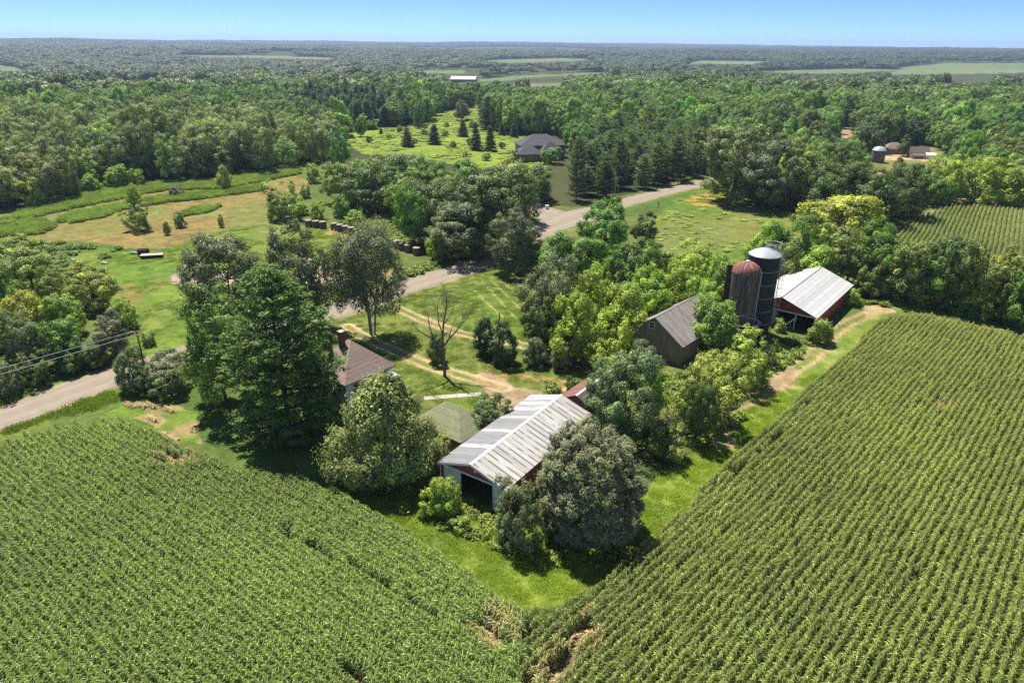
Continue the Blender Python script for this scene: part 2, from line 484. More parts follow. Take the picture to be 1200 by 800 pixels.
# ---- the kinds
SPEC = {}
SPEC['oak'] = [broad('oak', 11 + i, 15, 13.5, 1.8, 150, 1.12, 0.18, 210, 0.72, 0.32, 0.42, spread=1.12) for i in range(3)]
SPEC['maple'] = [broad('maple', 31 + i, 13, 10.5, 1.4, 135, 0.92, 0.17, 190, 0.82, 0.36, 0.42, yel=0.3, spread=1.12) for i in range(3)]
SPEC['elder'] = [broad('elder', 51 + i, 9, 9, 0.4, 120, 0.78, 0.17, 150, 0.8, 0.4, 0.36, spread=1.12, yel=0.32, aspect=0.5, stems=3, trunk_r=0.2, upn=0.5) for i in range(3)]
SPEC['dome'] = [broad('dome', 71, 12.8, 12.6, 0.1, 620, 0.52, 0.105, 190, 0.9, 0.07, 0.30, inner=0.12, mat=M_GLOSS, spread=1.0, upn=0.6, cvar=0.2, yel=0.1)]
SPEC['cedar'] = [broad('cedar', 81 + i, 13, 12, 0.1, 230, 0.82, 0.17, 190, 1.2, 0.16, 0.24, inner=0.12, mat=M_LEAF, aspect=0.42, upn=0.35, yel=0.3, spread=0.9, cvar=.25, cone=.72) for i in range(2)]
SPEC['shrub'] = [broad('shrub', 91 + i, 3.2, 3.8, 0.05, 42, 0.55, 0.13, 120, 0.85, 0.28, 0.35, stems=3, trunk_r=0.08, limbs=9, yel=0.4) for i in range(3)]
SPEC['pine'] = [pine('white_pine', 101 + i) for i in range(2)]
SPEC['plantation'] = [pine('plantation_pine', 111 + i, 15, 8.5, 1.5, 0.9, 5, 0.26, 26, 0.72) for i in range(3)]
SPEC['spruce'] = [pine('spruce', 121 + i, 10, 5.5, 0.2, 0.55, 7, 0.2, 22, 0.5, 0.02, 'cone') for i in range(2)]
SPEC['juniper'] = [broad('juniper', 131 + i, 7, 4, 0.05, 95, 0.48, 0.16, 130, 1.1, 0.34, 0.28, inner=0.15, mat=M_NEEDLE, aspect=0.35, trunk_r=0.12) for i in range(2)]
SPEC['willow'] = [broad('willow', 141, 15, 12, 4.5, 100, 1.15, 0.19, 260, 1.3, 0.3, 0.5, inner=0.3, bark=M_PALEBARK, aspect=0.4, trunk_r=0.34, limbs=40, stems=3, yel=0.15, spread=1.15)]
def dead_tree(seed=171):
    """short trunk, one limb thrown out to the left, a tall middle one and a right one, all ending in twigs"""
    r = np.random.default_rng(seed); mb = MB()
    def twig(p, d, L, rad, lev):
        pts = [p]; q = p.copy(); dd = d.copy()
        for i in range(3):
            dd = unit(dd + r.normal(0, .2, 3) + [0, 0, .04]); q = q + dd * L / 3; pts.append(q.copy())
        mb.tube(pts, [rad * (1 - .18 * i) for i in range(4)], 4)
        if lev:
            for j in range(3): s = unit(r.normal(size=3)); twig(pts[1 + j % 3], unit(dd * .7 + s * .8 + [0, 0, .15]), L * r.uniform(.5, .8), rad * .55, lev - 1)
    for P, r0, r1 in (([(0, 0, -.3), (.05, 0, 1.6), (-.05, 0, 3.2), (-.15, .1, 5), (.1, .1, 6.8), (.55, .2, 8.4), (.7, .3, 9.8)], .30, .06), ([(0, 0, 2.3), (-.8, .1, 3.5), (-1.7, .2, 4.7), (-2.2, .3, 6.0), (-2.5, .5, 7.6)], .19, .05),
                      ([(-1.6, .2, 4.6), (-2.7, -.2, 5.3), (-3.8, -.5, 5.9), (-4.7, -.6, 6.6)], .12, .04), ([(-.05, 0, 3.9), (.9, .3, 4.8), (2.0, .4, 5.6), (3.0, .7, 6.6), (4.1, .9, 7.2)], .17, .04), ([(-.1, .1, 5.4), (-.8, .8, 6.6), (-1.0, 1.4, 8.0), (-.8, 1.6, 9.2)], .11, .04), ([(.9, .3, 4.8), (1.2, -.9, 5.8), (1.7, -1.7, 6.9)], .10, .04), ([(.1, .1, 6.6), (1.2, .4, 7.7), (1.9, .3, 8.9)], .09, .03)):
        n = len(P); mb.tube(P, [r0 + (r1 - r0) * i / (n - 1) for i in range(n)], 7)
        for i in range(2, n):
            for k in range(3): s = unit(r.normal(size=3)); d = unit(np.array(P[i]) - np.array(P[i - 1])); twig(np.array(P[i], float), unit(d * .7 + s * .7), r.uniform(.9, 1.7), max(.025, r1 * .8), 2)
    V = np.array(mb.v); me = bpy.data.meshes.new('dead_tree_trunk'); me.from_pydata(mb.v, [], mb.f); me.materials.append(M_DEADBARK); me.update()
    return dict(crown=None, trunk=me, H=V[:, 2].max(), W=np.ptp(V[:, 0]))
SPEC['dead'] = [dead_tree()]
SPEC['brush'] = [bare('dead_brush', 161 + i, 5, 5.5, M_PALEBARK, 0.09, 4, 0.1, 5, 3) for i in range(2)]

T_DK = (0.062, 0.100, 0.026); T_MID = (0.080, 0.145, 0.028); T_YEL = (0.168, 0.235, 0.034); T_OLV = (0.115, 0.155, 0.040)
T_GRY = (0.090, 0.124, 0.060); T_PINE = (0.058, 0.130, 0.044); T_SPR = (0.046, 0.084, 0.044); T_LIM = (0.145, 0.232, 0.034)
T_BRT = (0.080, 0.165, 0.032)

TREES = []
def tree(spec, p, W, H, tint, label, group=None, name='tree', z=0.0, cat='tree', var=None, part='crown'):
    vs = SPEC[spec]; v = vs[(len(TREES) if var is None else var) % len(vs)]
    o = empty(name, (p[0], p[1], z), 0.0 if spec == 'dead' else rng.uniform(0, 6.283), label, cat, group)
    o.scale = (W / v['W'], W / v['W'] * rng.uniform(0.93, 1.07), H / v['H'])
    t = link('trunk' if spec != 'shrub' else 'stem', v['trunk'], o)
    if v['crown'] is not None:
        c = link('crown' if cat == 'tree' else 'foliage', v['crown'], o)
        k = np.array(tint) * rng.uniform(0.93, 1.07)
        c['tint'] = [float(x) for x in k]
    TREES.append(o)
    return o

def ptree(spec, xt, yt, yb, wpx, tint, label, **kw):
    """tree whose top the photograph shows at xt, yt and whose foot stands at row yb"""
    xb = xt + (600 - xt) * (yb - yt) / (2231 - yt)
    p = G(xb, yb); H = zat(p, yt); W = wpx * depth(p, H * 0.5) / F
    return tree(spec, p, W, H, tint, label, **kw)
# ================================================================ GROUND
def terrain(x, y):
    x = np.asarray(x, float); y = np.asarray(y, float); r = np.hypot(x, y)
    def ss(a, b, t): t = np.clip((t - a) / (b - a), 0, 1); return t * t * (3 - 2 * t)
    z = -14 * ss(700, 1500, r) + 22 * ss(1900, 3600, r) * (0.5 + 0.9 * fnoise(x, y * 1.6, 1500, 3, 2))
    z = z + 24 * ss(4200, 8800, r) + 26 * ss(2500, 6000, r) * (fnoise(x * 0.6, y * 1.4, 1700, 9, 3) - 0.5) * 2
    z = z + 6 * ss(450, 1200, r) * (fnoise(x, y, 420, 21, 2) - 0.5) * 2
    z = z + 12 * np.exp(-((x - 2600) / 900) ** 2 - ((y - 3400) / 700) ** 2)
    return z

# land cover as the photograph shows it (pixel outlines of areas on the ground)
FARM = [(-900, 330), (-300, 262), (0, 244), (52, 238), (100, 229), (150, 219), (200, 212), (255, 210), (300, 203), (347, 194), (385, 189), (405, 205),
        (425, 240), (470, 262), (490, 296), (515, 306), (560, 303), (610, 285), (612, 246), (650, 241), (700, 246), (820, 207), (850, 208),
        (868, 235), (900, 244), (935, 244), (962, 236), (985, 260), (1050, 262), (1062, 246), (1095, 238), (1112, 231), (1150, 232), (1210, 240), (1400, 250), (2400, 330),
        (5000, 900), (5000, 3000), (-4000, 3000), (-4000, 900)]
MEADOW = [(412, 172), (400, 156), (452, 150), (495, 148), (512, 133), (545, 127), (566, 122), (562, 150), (600, 158), (645, 165), (650, 195), (610, 200), (560, 200), (520, 190), (470, 184), (430, 182)]
YARD = [(1018, 192), (1026, 178), (1040, 172), (1100, 172), (1112, 186), (1105, 194), (1060, 205), (1030, 206)]
FROAD = [(974, 166), (985, 150), (1010, 150), (1000, 159), (985, 167)]
FARF = [[(560, 93), (600, 89), (690, 85), (735, 85), (690, 88), (625, 91), (590, 95), (562, 96)], [(1040, 88), (1060, 78), (1110, 74), (1260, 73), (1260, 84), (1130, 87)],
        [(-80, 76), (0, 76), (20, 79), (34, 83), (0, 84), (-80, 86)], [(880, 83.5), (1000, 80.5), (1070, 82), (1000, 86), (930, 86.5)],
        [(660, 97), (590, 99), (585, 101), (625, 102), (670, 100)], [(495, 83), (545, 82), (545, 86), (495, 87)], [(560, 71), (660, 68), (700, 71), (600, 74)],
        [(200, 64), (330, 66), (400, 68), (380, 70), (240, 67)], [(820, 71), (900, 72), (880, 76), (800, 75)]]
HAY = [(-300, 268), (0, 250), (60, 243), (110, 236), (200, 222), (300, 215), (350, 205), (362, 212), (345, 232), (352, 250), (330, 262), (300, 262), (262, 268), (215, 284), (180, 292), (150, 292), (110, 284), (60, 283), (0, 280), (-300, 300)]
LAWNL = [(60, 300), (110, 288), (150, 294), (180, 294), (225, 284), (265, 270), (330, 262), (400, 272), (420, 300), (395, 320), (300, 330), (260, 400), (200, 460), (150, 440), (120, 380), (100, 330)]
LAWNR = [(395, 380), (470, 345), (560, 320), (600, 322), (640, 345), (640, 400), (700, 420), (660, 470), (560, 480), (480, 478), (430, 440), (395, 400)]
LUSH = [(405, 590), (440, 560), (520, 545), (560, 590), (640, 610), (720, 600), (770, 560), (800, 540), (850, 500), (880, 470), (940, 440), (965, 440), (700, 700), (620, 712), (560, 690)]
MEADR = [(740, 290), (755, 258), (800, 232), (850, 212), (880, 238), (930, 248), (975, 258), (985, 290), (900, 310), (820, 310)]
YDIRT = [(548, 441), (572, 436), (598, 448), (640, 452), (662, 458), (640, 466), (612, 484), (590, 486), (572, 462)]
GRAVEL = [(198, 323), (216, 315), (262, 318), (300, 330), (220, 338)]
GRAVEL2 = [(330, 306), (362, 300), (402, 318), (402, 342), (380, 345), (340, 322)]
LANE = [(898, 456), (912, 438), (935, 428), (944, 436), (930, 452), (905, 462)]
WASTE = [(795, 448), (812, 440), (822, 452), (818, 480), (800, 490), (790, 470)]
TANCORN = [(120, 486), (148, 468), (190, 470), (232, 486), (240, 520), (228, 518), (200, 510), (160, 492)]
STRIPS = [[(16, 252), (52, 238), (105, 225), (149, 217), (200, 213), (255, 211), (282, 202), (347, 197), (352, 204), (310, 213), (277, 219), (251, 222), (200, 223), (165, 228), (140, 234), (70, 248), (35, 257), (17, 257)],
          [(65, 258), (87, 250), (143, 240), (166, 234), (200, 228), (255, 225), (308, 217), (308, 224), (255, 231), (227, 235), (200, 237), (168, 242), (142, 247), (122, 255), (84, 262), (67, 261)],
          [(-60, 262), (0, 257), (19, 256), (18, 262), (0, 265), (-60, 272)], [(-60, 276), (0, 268), (35, 258), (52, 259), (66, 266), (49, 275), (23, 276), (-60, 284)],
          [(211, 250), (235, 243), (260, 241), (245, 249), (213, 254)]]
CORNL_PX = [(0, 506), (32, 496), (70, 488), (117, 483), (147, 483), (175, 491), (205, 507), (232, 516), (275, 535), (310, 542), (363, 549), (387, 562), (420, 577), (470, 607), (540, 650), (590, 690), (622, 706)]
CORNR_PX = [(622, 706), (640, 701), (675, 683), (740, 640), (800, 585), (870, 515), (930, 462), (985, 412), (1035, 366), (1052, 361), (1090, 362), (1150, 374), (1200, 386), (1330, 415)]
CT = 3.0
W_L = [tuple(G(x, y, CT)) for x, y in CORNL_PX]; W_R = [tuple(G(x, y, CT)) for x, y in CORNR_PX]
CORN_L = [(W_L[0][0] - 60, W_L[0][1] - 69)] + W_L + [(1.2, 40), (1.2, 22), (-120, 22)]
CORN_R = W_R + [(160, 60), (160, 22), (1.2, 22), (1.2, 40)]
CORN_FAR_PX = [(1030, 300), (1064, 258), (1096, 246), (1118, 238), (1150, 239), (1210, 246), (1400, 256), (1400, 330), (1180, 320), (1080, 310)]

ROAD_PX = [(-420, 610), (-200, 549), (0, 490), (70, 464), (150, 436), (262, 403), (400, 362), (470, 338), (545, 314), (600, 289), (640, 268), (668, 256), (700, 246), (770, 227), (848, 209), (905, 196)]
def smooth_line(pts, step=2.0):
    P = np.array(pts, float); n = len(P); out = []
    for i in range(n - 1):
        p0, p1, p2, p3 = P[max(i - 1, 0)], P[i], P[i + 1], P[min(i + 2, n - 1)]
        m = max(2, int(np.linalg.norm(p2 - p1) / step))
        for k in range(m):
            t = k / m
            out.append(0.5 * ((2 * p1) + (-p0 + p2) * t + (2 * p0 - 5 * p1 + 4 * p2 - p3) * t * t + (-p0 + 3 * p1 - 3 * p2 + p3) * t ** 3))
    out.append(P[-1]); return np.array(out)
ROAD = smooth_line([G(*p) for p in ROAD_PX])
ROAD2 = smooth_line([G(*p) for p in [(672, 257), (640, 250), (618, 242), (590, 232), (520, 215)]])
DRIVES = [[(452, 347), (460, 357), (485, 370), (510, 380), (555, 394), (604, 402), (650, 416), (690, 428)],
          [(408, 382), (425, 394), (460, 411), (500, 427), (535, 438), (560, 446), (590, 455)],
          [(668, 424), (688, 431), (700, 441), (690, 456), (650, 460)],
          [(1040, 364), (1014, 368), (985, 385), (962, 408), (940, 428), (915, 447), (880, 466), (845, 488), (850, 520)]]
DRIVES_W = [smooth_line([G(*p) for p in d]) for d in DRIVES]
MOW = [[(566, 331), (586, 352), (603, 372)], [(575, 328), (598, 350), (622, 374)], [(585, 326), (610, 350), (632, 368)], [(556, 340), (574, 358), (590, 372)]]

def ground_mesh():
    th = np.concatenate([np.linspace(-math.pi, R_(20), 60, endpoint=False), np.linspace(R_(20), R_(160), 640, endpoint=False), np.linspace(R_(160), math.pi, 12, endpoint=False)])
    rr = [3.0]
    while rr[-1] < 14500:
        r = rr[-1]; rr.append(r * (1.03 if r < 25 else 1.0052 if r < 420 else 1.01 if r < 1500 else 1.02))
    rr = np.array(rr); nr, nt = len(rr), len(th)
    X = (rr[:, None] * np.cos(th)[None]).ravel(); Y = (rr[:, None] * np.sin(th)[None]).ravel()
    Z = terrain(X, Y); R = np.hypot(X, Y)
    # land cover
    wob = np.clip(R / 90, 0.4, 4)
    xw = X + (fnoise(X, Y, 5, 1) - 0.5) * 2.2 * wob; yw = Y + (fnoise(X, Y, 5, 2) - 0.5) * 2.2 * wob
    px, py, w = proj(xw, yw, Z); front = (Y > 5)
    n1 = fnoise(X, Y, 14, 5); n2 = fnoise(X, Y, 3.2, 6); n3 = fnoise(X, Y, 45, 7); n4 = vnoise(X, Y, 0.9, 8)
    C = np.empty((len(X), 3))
    def var(c, a=0.3):
        k = 1 + a * ((n1 - 0.5) + (n2 - 0.5) + 0.6 * (n4 - 0.5)) * 1.4
        return np.array(c)[None] * k[:, None]
    def mixn(a, b, t): t = np.clip(t, 0, 1)[:, None]; return a * (1 - t) + b * t
    rough = mixn(var((0.080, 0.125, 0.026)), var((0.13, 0.145, 0.04)), (n3 - 0.35) * 2.2)
    C[:] = rough
    def put(poly, col, soft=None):
        m = front & inpoly(px, py, poly)
        C[m] = col[m]
    forest = mixn(var((0.045, 0.055, 0.02)), var((0.07, 0.075, 0.03)), (n3 - .3) * 2)
    farm = inpoly(px, py, FARM) & front | (~front)
    C[~farm] = forest[~farm]
    lime = mixn(var((0.165, 0.218, 0.030)), var((0.115, 0.175, 0.030)), (n1 - 0.4) * 3)
    hayc = mixn(var((0.235, 0.178, 0.060), 0.5), var((0.145, 0.155, 0.042), 0.5), (n1 * 0.7 + n3 * 0.6 + (n2 - .5) * .3 - 0.55) * 5)
    lawn = mixn(var((0.105, 0.170, 0.024)), var((0.16, 0.17, 0.04)), (n3 - 0.45) * 2.5 + (n2 - .5) * .6)
    lawnr = mixn(var((0.110, 0.165, 0.026)), var((0.15, 0.155, 0.045)), (n1 - 0.45) * 2.5)
    dirt = mixn(var((0.34, 0.245, 0.15), 0.35), var((0.20, 0.14, 0.078), 0.35), (n2 - 0.4) * 2.5)
    tan = mixn(var((0.36, 0.30, 0.14), 0.4), var((0.2, 0.19, 0.05), 0.4), (n1 - .45) * 3)
    put(MEADOW, mixn(var((0.175, 0.235, 0.03)), var((0.19, 0.22, 0.05)), (n3 - .4) * 3))
    meadr = mixn(lawn, var((0.13, 0.15, 0.045)), (n1 - .45) * 4)
    put(MEADR, meadr)
    put([(808, 240), (812, 229), (838, 226), (855, 230), (852, 241), (825, 243)], mixn(meadr, var((0.34, 0.20, 0.055)), (n2 - .35) * 4))
    put([(772, 258), (780, 248), (796, 246), (800, 254), (786, 261)], mixn(meadr, var((0.26, 0.27, 0.18)), (n4 - .45) * 2))
    put(YARD, mixn(var((0.24, 0.20, 0.08)), var((0.13, 0.15, 0.04)), (n3 - .4) * 3))
    put(FROAD, dirt)
    put([(1024, 183), (1042, 180), (1070, 184), (1112, 186), (1112, 189), (1066, 188), (1024, 187)], dirt * 1.3)
    for f in FARF: put(f, mixn(var((0.12, 0.165, 0.06), .2), var((0.165, 0.175, 0.085), .2), (fnoise(X, Y, 300, 4) - .4) * 3))
    put(HAY, hayc)
    sw = np.sin((X * math.cos(2.35) + Y * math.sin(2.35) + 1.5 * (n1 - .5)) * 2 * math.pi / 4.5) * .07 + np.sin((X * math.cos(.9) + Y * math.sin(.9)) * 2 * math.pi / 9) * .05
    lawn = lawn * (1 + sw)[:, None]
    put(LAWNL, mixn(lawn, var((.165, .185, .045)), (fnoise(X, Y, 9, 33) - .55) * 4))
    put([(132, 352), (140, 334), (160, 332), (172, 345), (160, 362), (140, 365)], mixn(lawn, var((0.2, 0.14, 0.05)), np.full(len(X), .55)))
    put(LAWNR, lawnr)
    put(LUSH, lime)
    put([(1020, 362), (1060, 352), (1200, 380), (1300, 400), (1200, 392), (1100, 366), (1050, 366)], lime)
    put([(930, 430), (975, 395), (1020, 362), (1050, 366), (960, 450), (880, 510)], mixn(lime, tan, (n2 - 0.5) * 2))
    put([(880, 430), (905, 400), (960, 400), (985, 385), (930, 430), (890, 470)], mixn(lime, tan, (n1 - .47) * 3))
    put(YDIRT, dirt); put(WASTE, mixn(dirt, var((0.42, 0.22, 0.10)), (n1 - .3) * 2))
    put([(560, 430), (590, 436), (660, 446), (700, 452), (690, 462), (640, 460), (600, 452)], mixn(lawnr, var((0.30, 0.19, 0.08)), (n2 - 0.3) * 3))
    put(GRAVEL, var((0.36, 0.28, 0.22))); put(GRAVEL2, var((0.38, 0.32, 0.25)))
    put(LANE, dirt * 1.05)
    put([(1008, 366), (1020, 358), (1052, 360), (1050, 368), (1020, 372)], mixn(tan, dirt, (n2 - .4) * 3))
    put(TANCORN, mixn(var((0.30, 0.225, 0.105)), lawn, (n1 * .6 + n2 * .6 - .56) * 6))
    put(CORN_FAR_PX, var((0.22, 0.19, 0.09)))
    put([(1090, 240), (1112, 231), (1150, 232), (1210, 240), (1400, 250), (1400, 256), (1210, 246), (1150, 239), (1118, 238)], dirt * 1.05)
    # orange litter beside the bales
    put([(378, 270), (392, 268), (432, 282), (440, 292), (455, 300), (448, 312), (470, 322), (480, 330), (455, 332), (436, 310), (425, 290)], mixn(lawn, var((0.38, 0.22, 0.10)), (n2 - .38) * 4))
    for poly, a in ((CORN_L, 1), (CORN_R, 1)):
        m = inpoly(xw, yw, poly); s = var((0.26, 0.20, 0.125)); C[m] = s[m]
    # wheel tracks
    for k, d in enumerate(DRIVES_W):
        lo, hi = d.min(0) - 6, d.max(0) + 6
        m = np.where((X > lo[0]) & (X < hi[0]) & (Y > lo[1]) & (Y < hi[1]))[0]
        dd, sd = polydist(xw[m] * 0.35 + X[m] * 0.65, yw[m] * 0.35 + Y[m] * 0.65, d)
        tr = np.clip(1.25 - np.abs(dd - 0.95) / 0.45 + (n2[m] - .5) * 0.8, 0, 1) * (0.95 if k != 3 else 0.9)
        C[m] = C[m] * (1 - tr[:, None]) + (dirt[m] * (1.5 if k < 2 else 1.25)) * tr[:, None]
        ce = np.clip(1 - dd / 0.7, 0, 1)[:, None] * 0.45
        C[m] = C[m] * (1 - ce) + var((0.2, 0.18, 0.06))[m] * ce
    for d in MOW:
        d = np.array([G(*p) for p in d]); lo, hi = d.min(0) - 3, d.max(0) + 3
        m = np.where((X > lo[0]) & (X < hi[0]) & (Y > lo[1]) & (Y < hi[1]))[0]
        dd, _ = polydist(X[m], Y[m], d); t = np.clip(1 - dd / 0.35, 0, 1)[:, None] * 0.75
        C[m] = C[m] * (1 - t) + np.array((0.42, 0.33, 0.16)) * t
    # gravel shoulders
    for line, wd in ((ROAD, 3.4), (ROAD2, 3.4)):
        lo, hi = line.min(0) - 8, line.max(0) + 8
        m = np.where((X > lo[0]) & (X < hi[0]) & (Y > lo[1]) & (Y < hi[1]))[0]
        dd, _ = polydist(X[m], Y[m], line)
        t = np.clip(1.0 - (dd - wd) / 1.2 + (n2[m] - .5) * 1.2, 0, 1)[:, None] * 0.85
        C[m] = C[m] * (1 - t) + np.array((0.34, 0.28, 0.18)) * (0.8 + 0.4 * n2[m])[:, None] * t
        t = (np.clip(1 - np.abs(dd - wd - 2.2) / 1.6, 0, 1) * 0.7)[:, None]
        C[m] = C[m] * (1 - t) + lawn[m] * t
    i = np.arange(nr - 1)[:, None] * nt; j = np.arange(nt)[None]; j2 = (j + 1) % nt
    Q = np.stack([i + j, i + nt + j, i + nt + j2, i + j2], -1).reshape(-1, 4)
    V = np.stack([X, Y, Z], 1)
    V = np.concatenate([V, [[0, 0, 0]]]); T = np.stack([np.full(nt, len(V) - 1), np.arange(nt), (np.arange(nt) + 1) % nt], 1)
    me = mesh_np('ground', V, Q, T, [M_GROUND], None, True)
    a = me.attributes.new('cover', 'FLOAT_COLOR', 'POINT'); c4 = np.ones((len(V), 4), np.float32); c4[:-1, :3] = np.clip(C, 0, 1); a.data.foreach_set('color', c4.ravel())
    return me

def m_ground():
    m, nt, out = newmat('soil_and_turf'); N = NT(nt)
    a = N.n('ShaderNodeAttribute', attribute_type='GEOMETRY', attribute_name='cover')
    tc = N.n('ShaderNodeTexCoord')
    n1 = N.noise(tc.outputs['Object'], 1.7, 6, 0.7); n2 = N.noise(tc.outputs['Object'], 0.35, 3, 0.6); n3 = N.noise(tc.outputs['Object'], 6.5, 4, 0.7)
    k = N.ramp(n1, [(0.3, (0.62, 0.66, 0.6)), (0.5, (1, 1, 1)), (0.72, (1.3, 1.24, 1.2))])
    k2 = N.ramp(n2, [(0.32, (0.74, 0.84, 0.8)), (0.5, (1, 1, 1)), (0.68, (1.28, 1.13, 1.1))])
    k3 = N.ramp(n3, [(0.3, (0.72, 0.74, 0.72)), (0.7, (1.24, 1.22, 1.2))])
    c = N.mul(N.mul(N.mul(a.outputs['Color'], k), k2), k3)
    h = N.math('ADD', n1, N.math('MULTIPLY', n3, 0.7))
    N.bsdf(out, c, 0.95, 0.1, 0, N.bump(h, 0.9, 0.12))
    return m
M_GROUND = m_ground()
tag(link('ground', ground_mesh()), kind='structure')

# ---- road: one ribbon each, slightly ragged at the edge
def m_road():
    m, nt, out = newmat('worn_asphalt'); N = NT(nt)
    tc = N.n('ShaderNodeTexCoord'); uv = N.n('ShaderNodeUVMap')
    f = N.noise(tc.outputs['Object'], 0.6, 6, 0.65); g = N.noise(tc.outputs['Object'], 9, 3, 0.7)
    col = N.ramp(f, [(0.3, (0.232, 0.190, 0.141)), (0.7, (0.292, 0.243, 0.187))])
    sx = N.n('ShaderNodeSeparateXYZ'); N.l(uv.outputs[0], sx.inputs[0])
    wt = N.math('ABSOLUTE', N.math('SUBTRACT', N.math('ABSOLUTE', N.math('SUBTRACT', sx.outputs[0], 0.5)), 0.24))
    wv = N.ramp(wt, [(0.0, (1.1, 1.09, 1.08)), (0.11, (0.95, 0.95, 0.95))])
    gv = N.ramp(g, [(0.3, (0.85, 0.85, 0.85)), (0.7, (1.12, 1.12, 1.12))])
    N.bsdf(out, N.mul(N.mul(col, wv), gv), 0.9, 0.2, 0, N.bump(g, 0.3, 0.02))
    return m
M_ROAD = m_road()
def ribbon(name, line, half, z, mat, rag=0.12):
    n = len(line); d = np.gradient(line, axis=0); d /= np.linalg.norm(d, axis=1, keepdims=True); nm = np.stack([-d[:, 1], d[:, 0]], 1)
    hw = np.full(n, half) if np.isscalar(half) else np.asarray(half)
    L = line + nm * (hw + rag * rng.normal(size=n))[:, None]; Rr = line - nm * (hw + rag * rng.normal(size=n))[:, None]
    V = np.zeros((n, 2, 3)); V[:, 0, :2] = L; V[:, 1, :2] = Rr; V[:, :, 2] = z
    i = np.arange(n - 1) * 2
    Q = np.stack([i, i + 1, i + 3, i + 2], 1)
    me = mesh_np(name, V.reshape(-1, 3), Q, None, [mat])
    uvl = me.uv_layers.new(name='UVMap'); k = np.array([e.vertex_index for e in me.loops]); uv = np.stack([(k % 2).astype(float), k // 2 * 0.2], 1)
    uvl.data.foreach_set('uv', uv.astype(np.float32).ravel())
    return link(name, me)
jl = G(668, 256)
hw = np.array([3.3 + 3.2 * math.exp(-((np.linalg.norm(p - jl)) / 13) ** 2) for p in ROAD])
tag(ribbon('road', ROAD, hw, 0.024, M_ROAD), kind='structure')
tag(ribbon('side_road', ROAD2, np.linspace(6.5, 3.2, len(ROAD2)), 0.016, M_ROAD), kind='structure')

# ---- pale concrete walk beside the house lawn
a, b = G(497, 466.5), G(564, 461.5); dv = unit((b - a)[None])[0]; nv = np.array([-dv[1], dv[0]]); mb = MB(); L = np.linalg.norm(b - a); k = 0
while k * 1.55 < L:
    s = a + dv * k * 1.55; e = a + dv * min(L, k * 1.55 + 1.5); q = [s - nv * .55, e - nv * .55, e + nv * .55, s + nv * .55]
    mb.slab([(*p, -0.05) for p in q], (0, 0, 0.09)); k += 1
M_CONC = simple_mat('old_concrete', (0.46, 0.43, 0.36), (0.34, 0.31, 0.26), 2, 0.9, 0.2)
tag(mb.build('concrete_path', M_CONC), kind='structure')
# ================================================================ BUILDINGS AND THINGS
AX = {'x': 0, 'y': 1, 'z': 2}
def panel_mat(name, c1, c2, axis='x', period=0.9, rib=0.12, ribdark=0.7, streak=(1, 1, 1), sscale=1.5, rough=0.5, spec=0.4, metal=0.0, contrast=(0.35, 0.65), extra=None, bump=0.5):
    """boards or ribbed sheets running across one axis, weathered in streaks"""
    m, nt, out = newmat(name); N = NT(nt)
    tc = N.n('ShaderNodeTexCoord'); ob = tc.outputs['Object']
    sx = N.n('ShaderNodeSeparateXYZ'); N.l(ob, sx.inputs[0])
    u = N.math('DIVIDE', sx.outputs[AX[axis]], period); fr = N.math('FRACT', u); fl = N.math('FLOOR', u)
    wn = N.n('ShaderNodeTexWhiteNoise', noise_dimensions='1D'); N.l(fl, wn.inputs['W'])
    pv = N.ramp(wn.outputs[0], [(0, (0.86, 0.86, 0.86)), (1, (1.1, 1.1, 1.1))])
    f = N.noise(N.mapping(ob, streak), sscale, 6, 0.7)
    col = N.ramp(f, [(contrast[0], c2), (contrast[1], c1)])
    line = N.ramp(fr, [(0, (ribdark,) * 3), (rib, (ribdark,) * 3), (min(1, rib + 0.06), (1, 1, 1)), (1, (1, 1, 1))])
    c = N.mul(N.mul(col, pv), line)
    if extra: c = extra(N, ob, sx, fr, fl, c)
    g = N.noise(ob, 12, 3, 0.7)
    c = N.mul(c, N.ramp(g, [(0.3, (0.9, 0.9, 0.9)), (0.7, (1.06, 1.06, 1.06))]))
    h = N.math('ADD', N.math('MULTIPLY', N.math('LESS_THAN', fr, rib), 1.0), N.math('MULTIPLY', f, 0.3))
    N.bsdf(out, c, rough, spec, metal, N.bump(h, bump, 0.03))
    return m

def ex_streaks(N, ob, sx, fr, fl, c):
    # rust-dark dashes that run down the slope beside each rib
    cb = N.n('ShaderNodeCombineXYZ'); N.l(N.math('MULTIPLY', sx.outputs[0], 0.42), cb.inputs[0]); N.l(N.math('MULTIPLY', fl, 3.7), cb.inputs[1])
    d = N.noise(cb.outputs[0], 1.0, 3, 0.6)
    on = N.ramp(d, [(0.43, (0, 0, 0)), (0.50, (1, 1, 1))])
    wide = N.ramp(fr, [(0.0, (1, 1, 1)), (0.20, (1, 1, 1)), (0.30, (0, 0, 0))])
    k = N.mul(on, wide)
    return N.mix(k, c, (0.15, 0.135, 0.12))

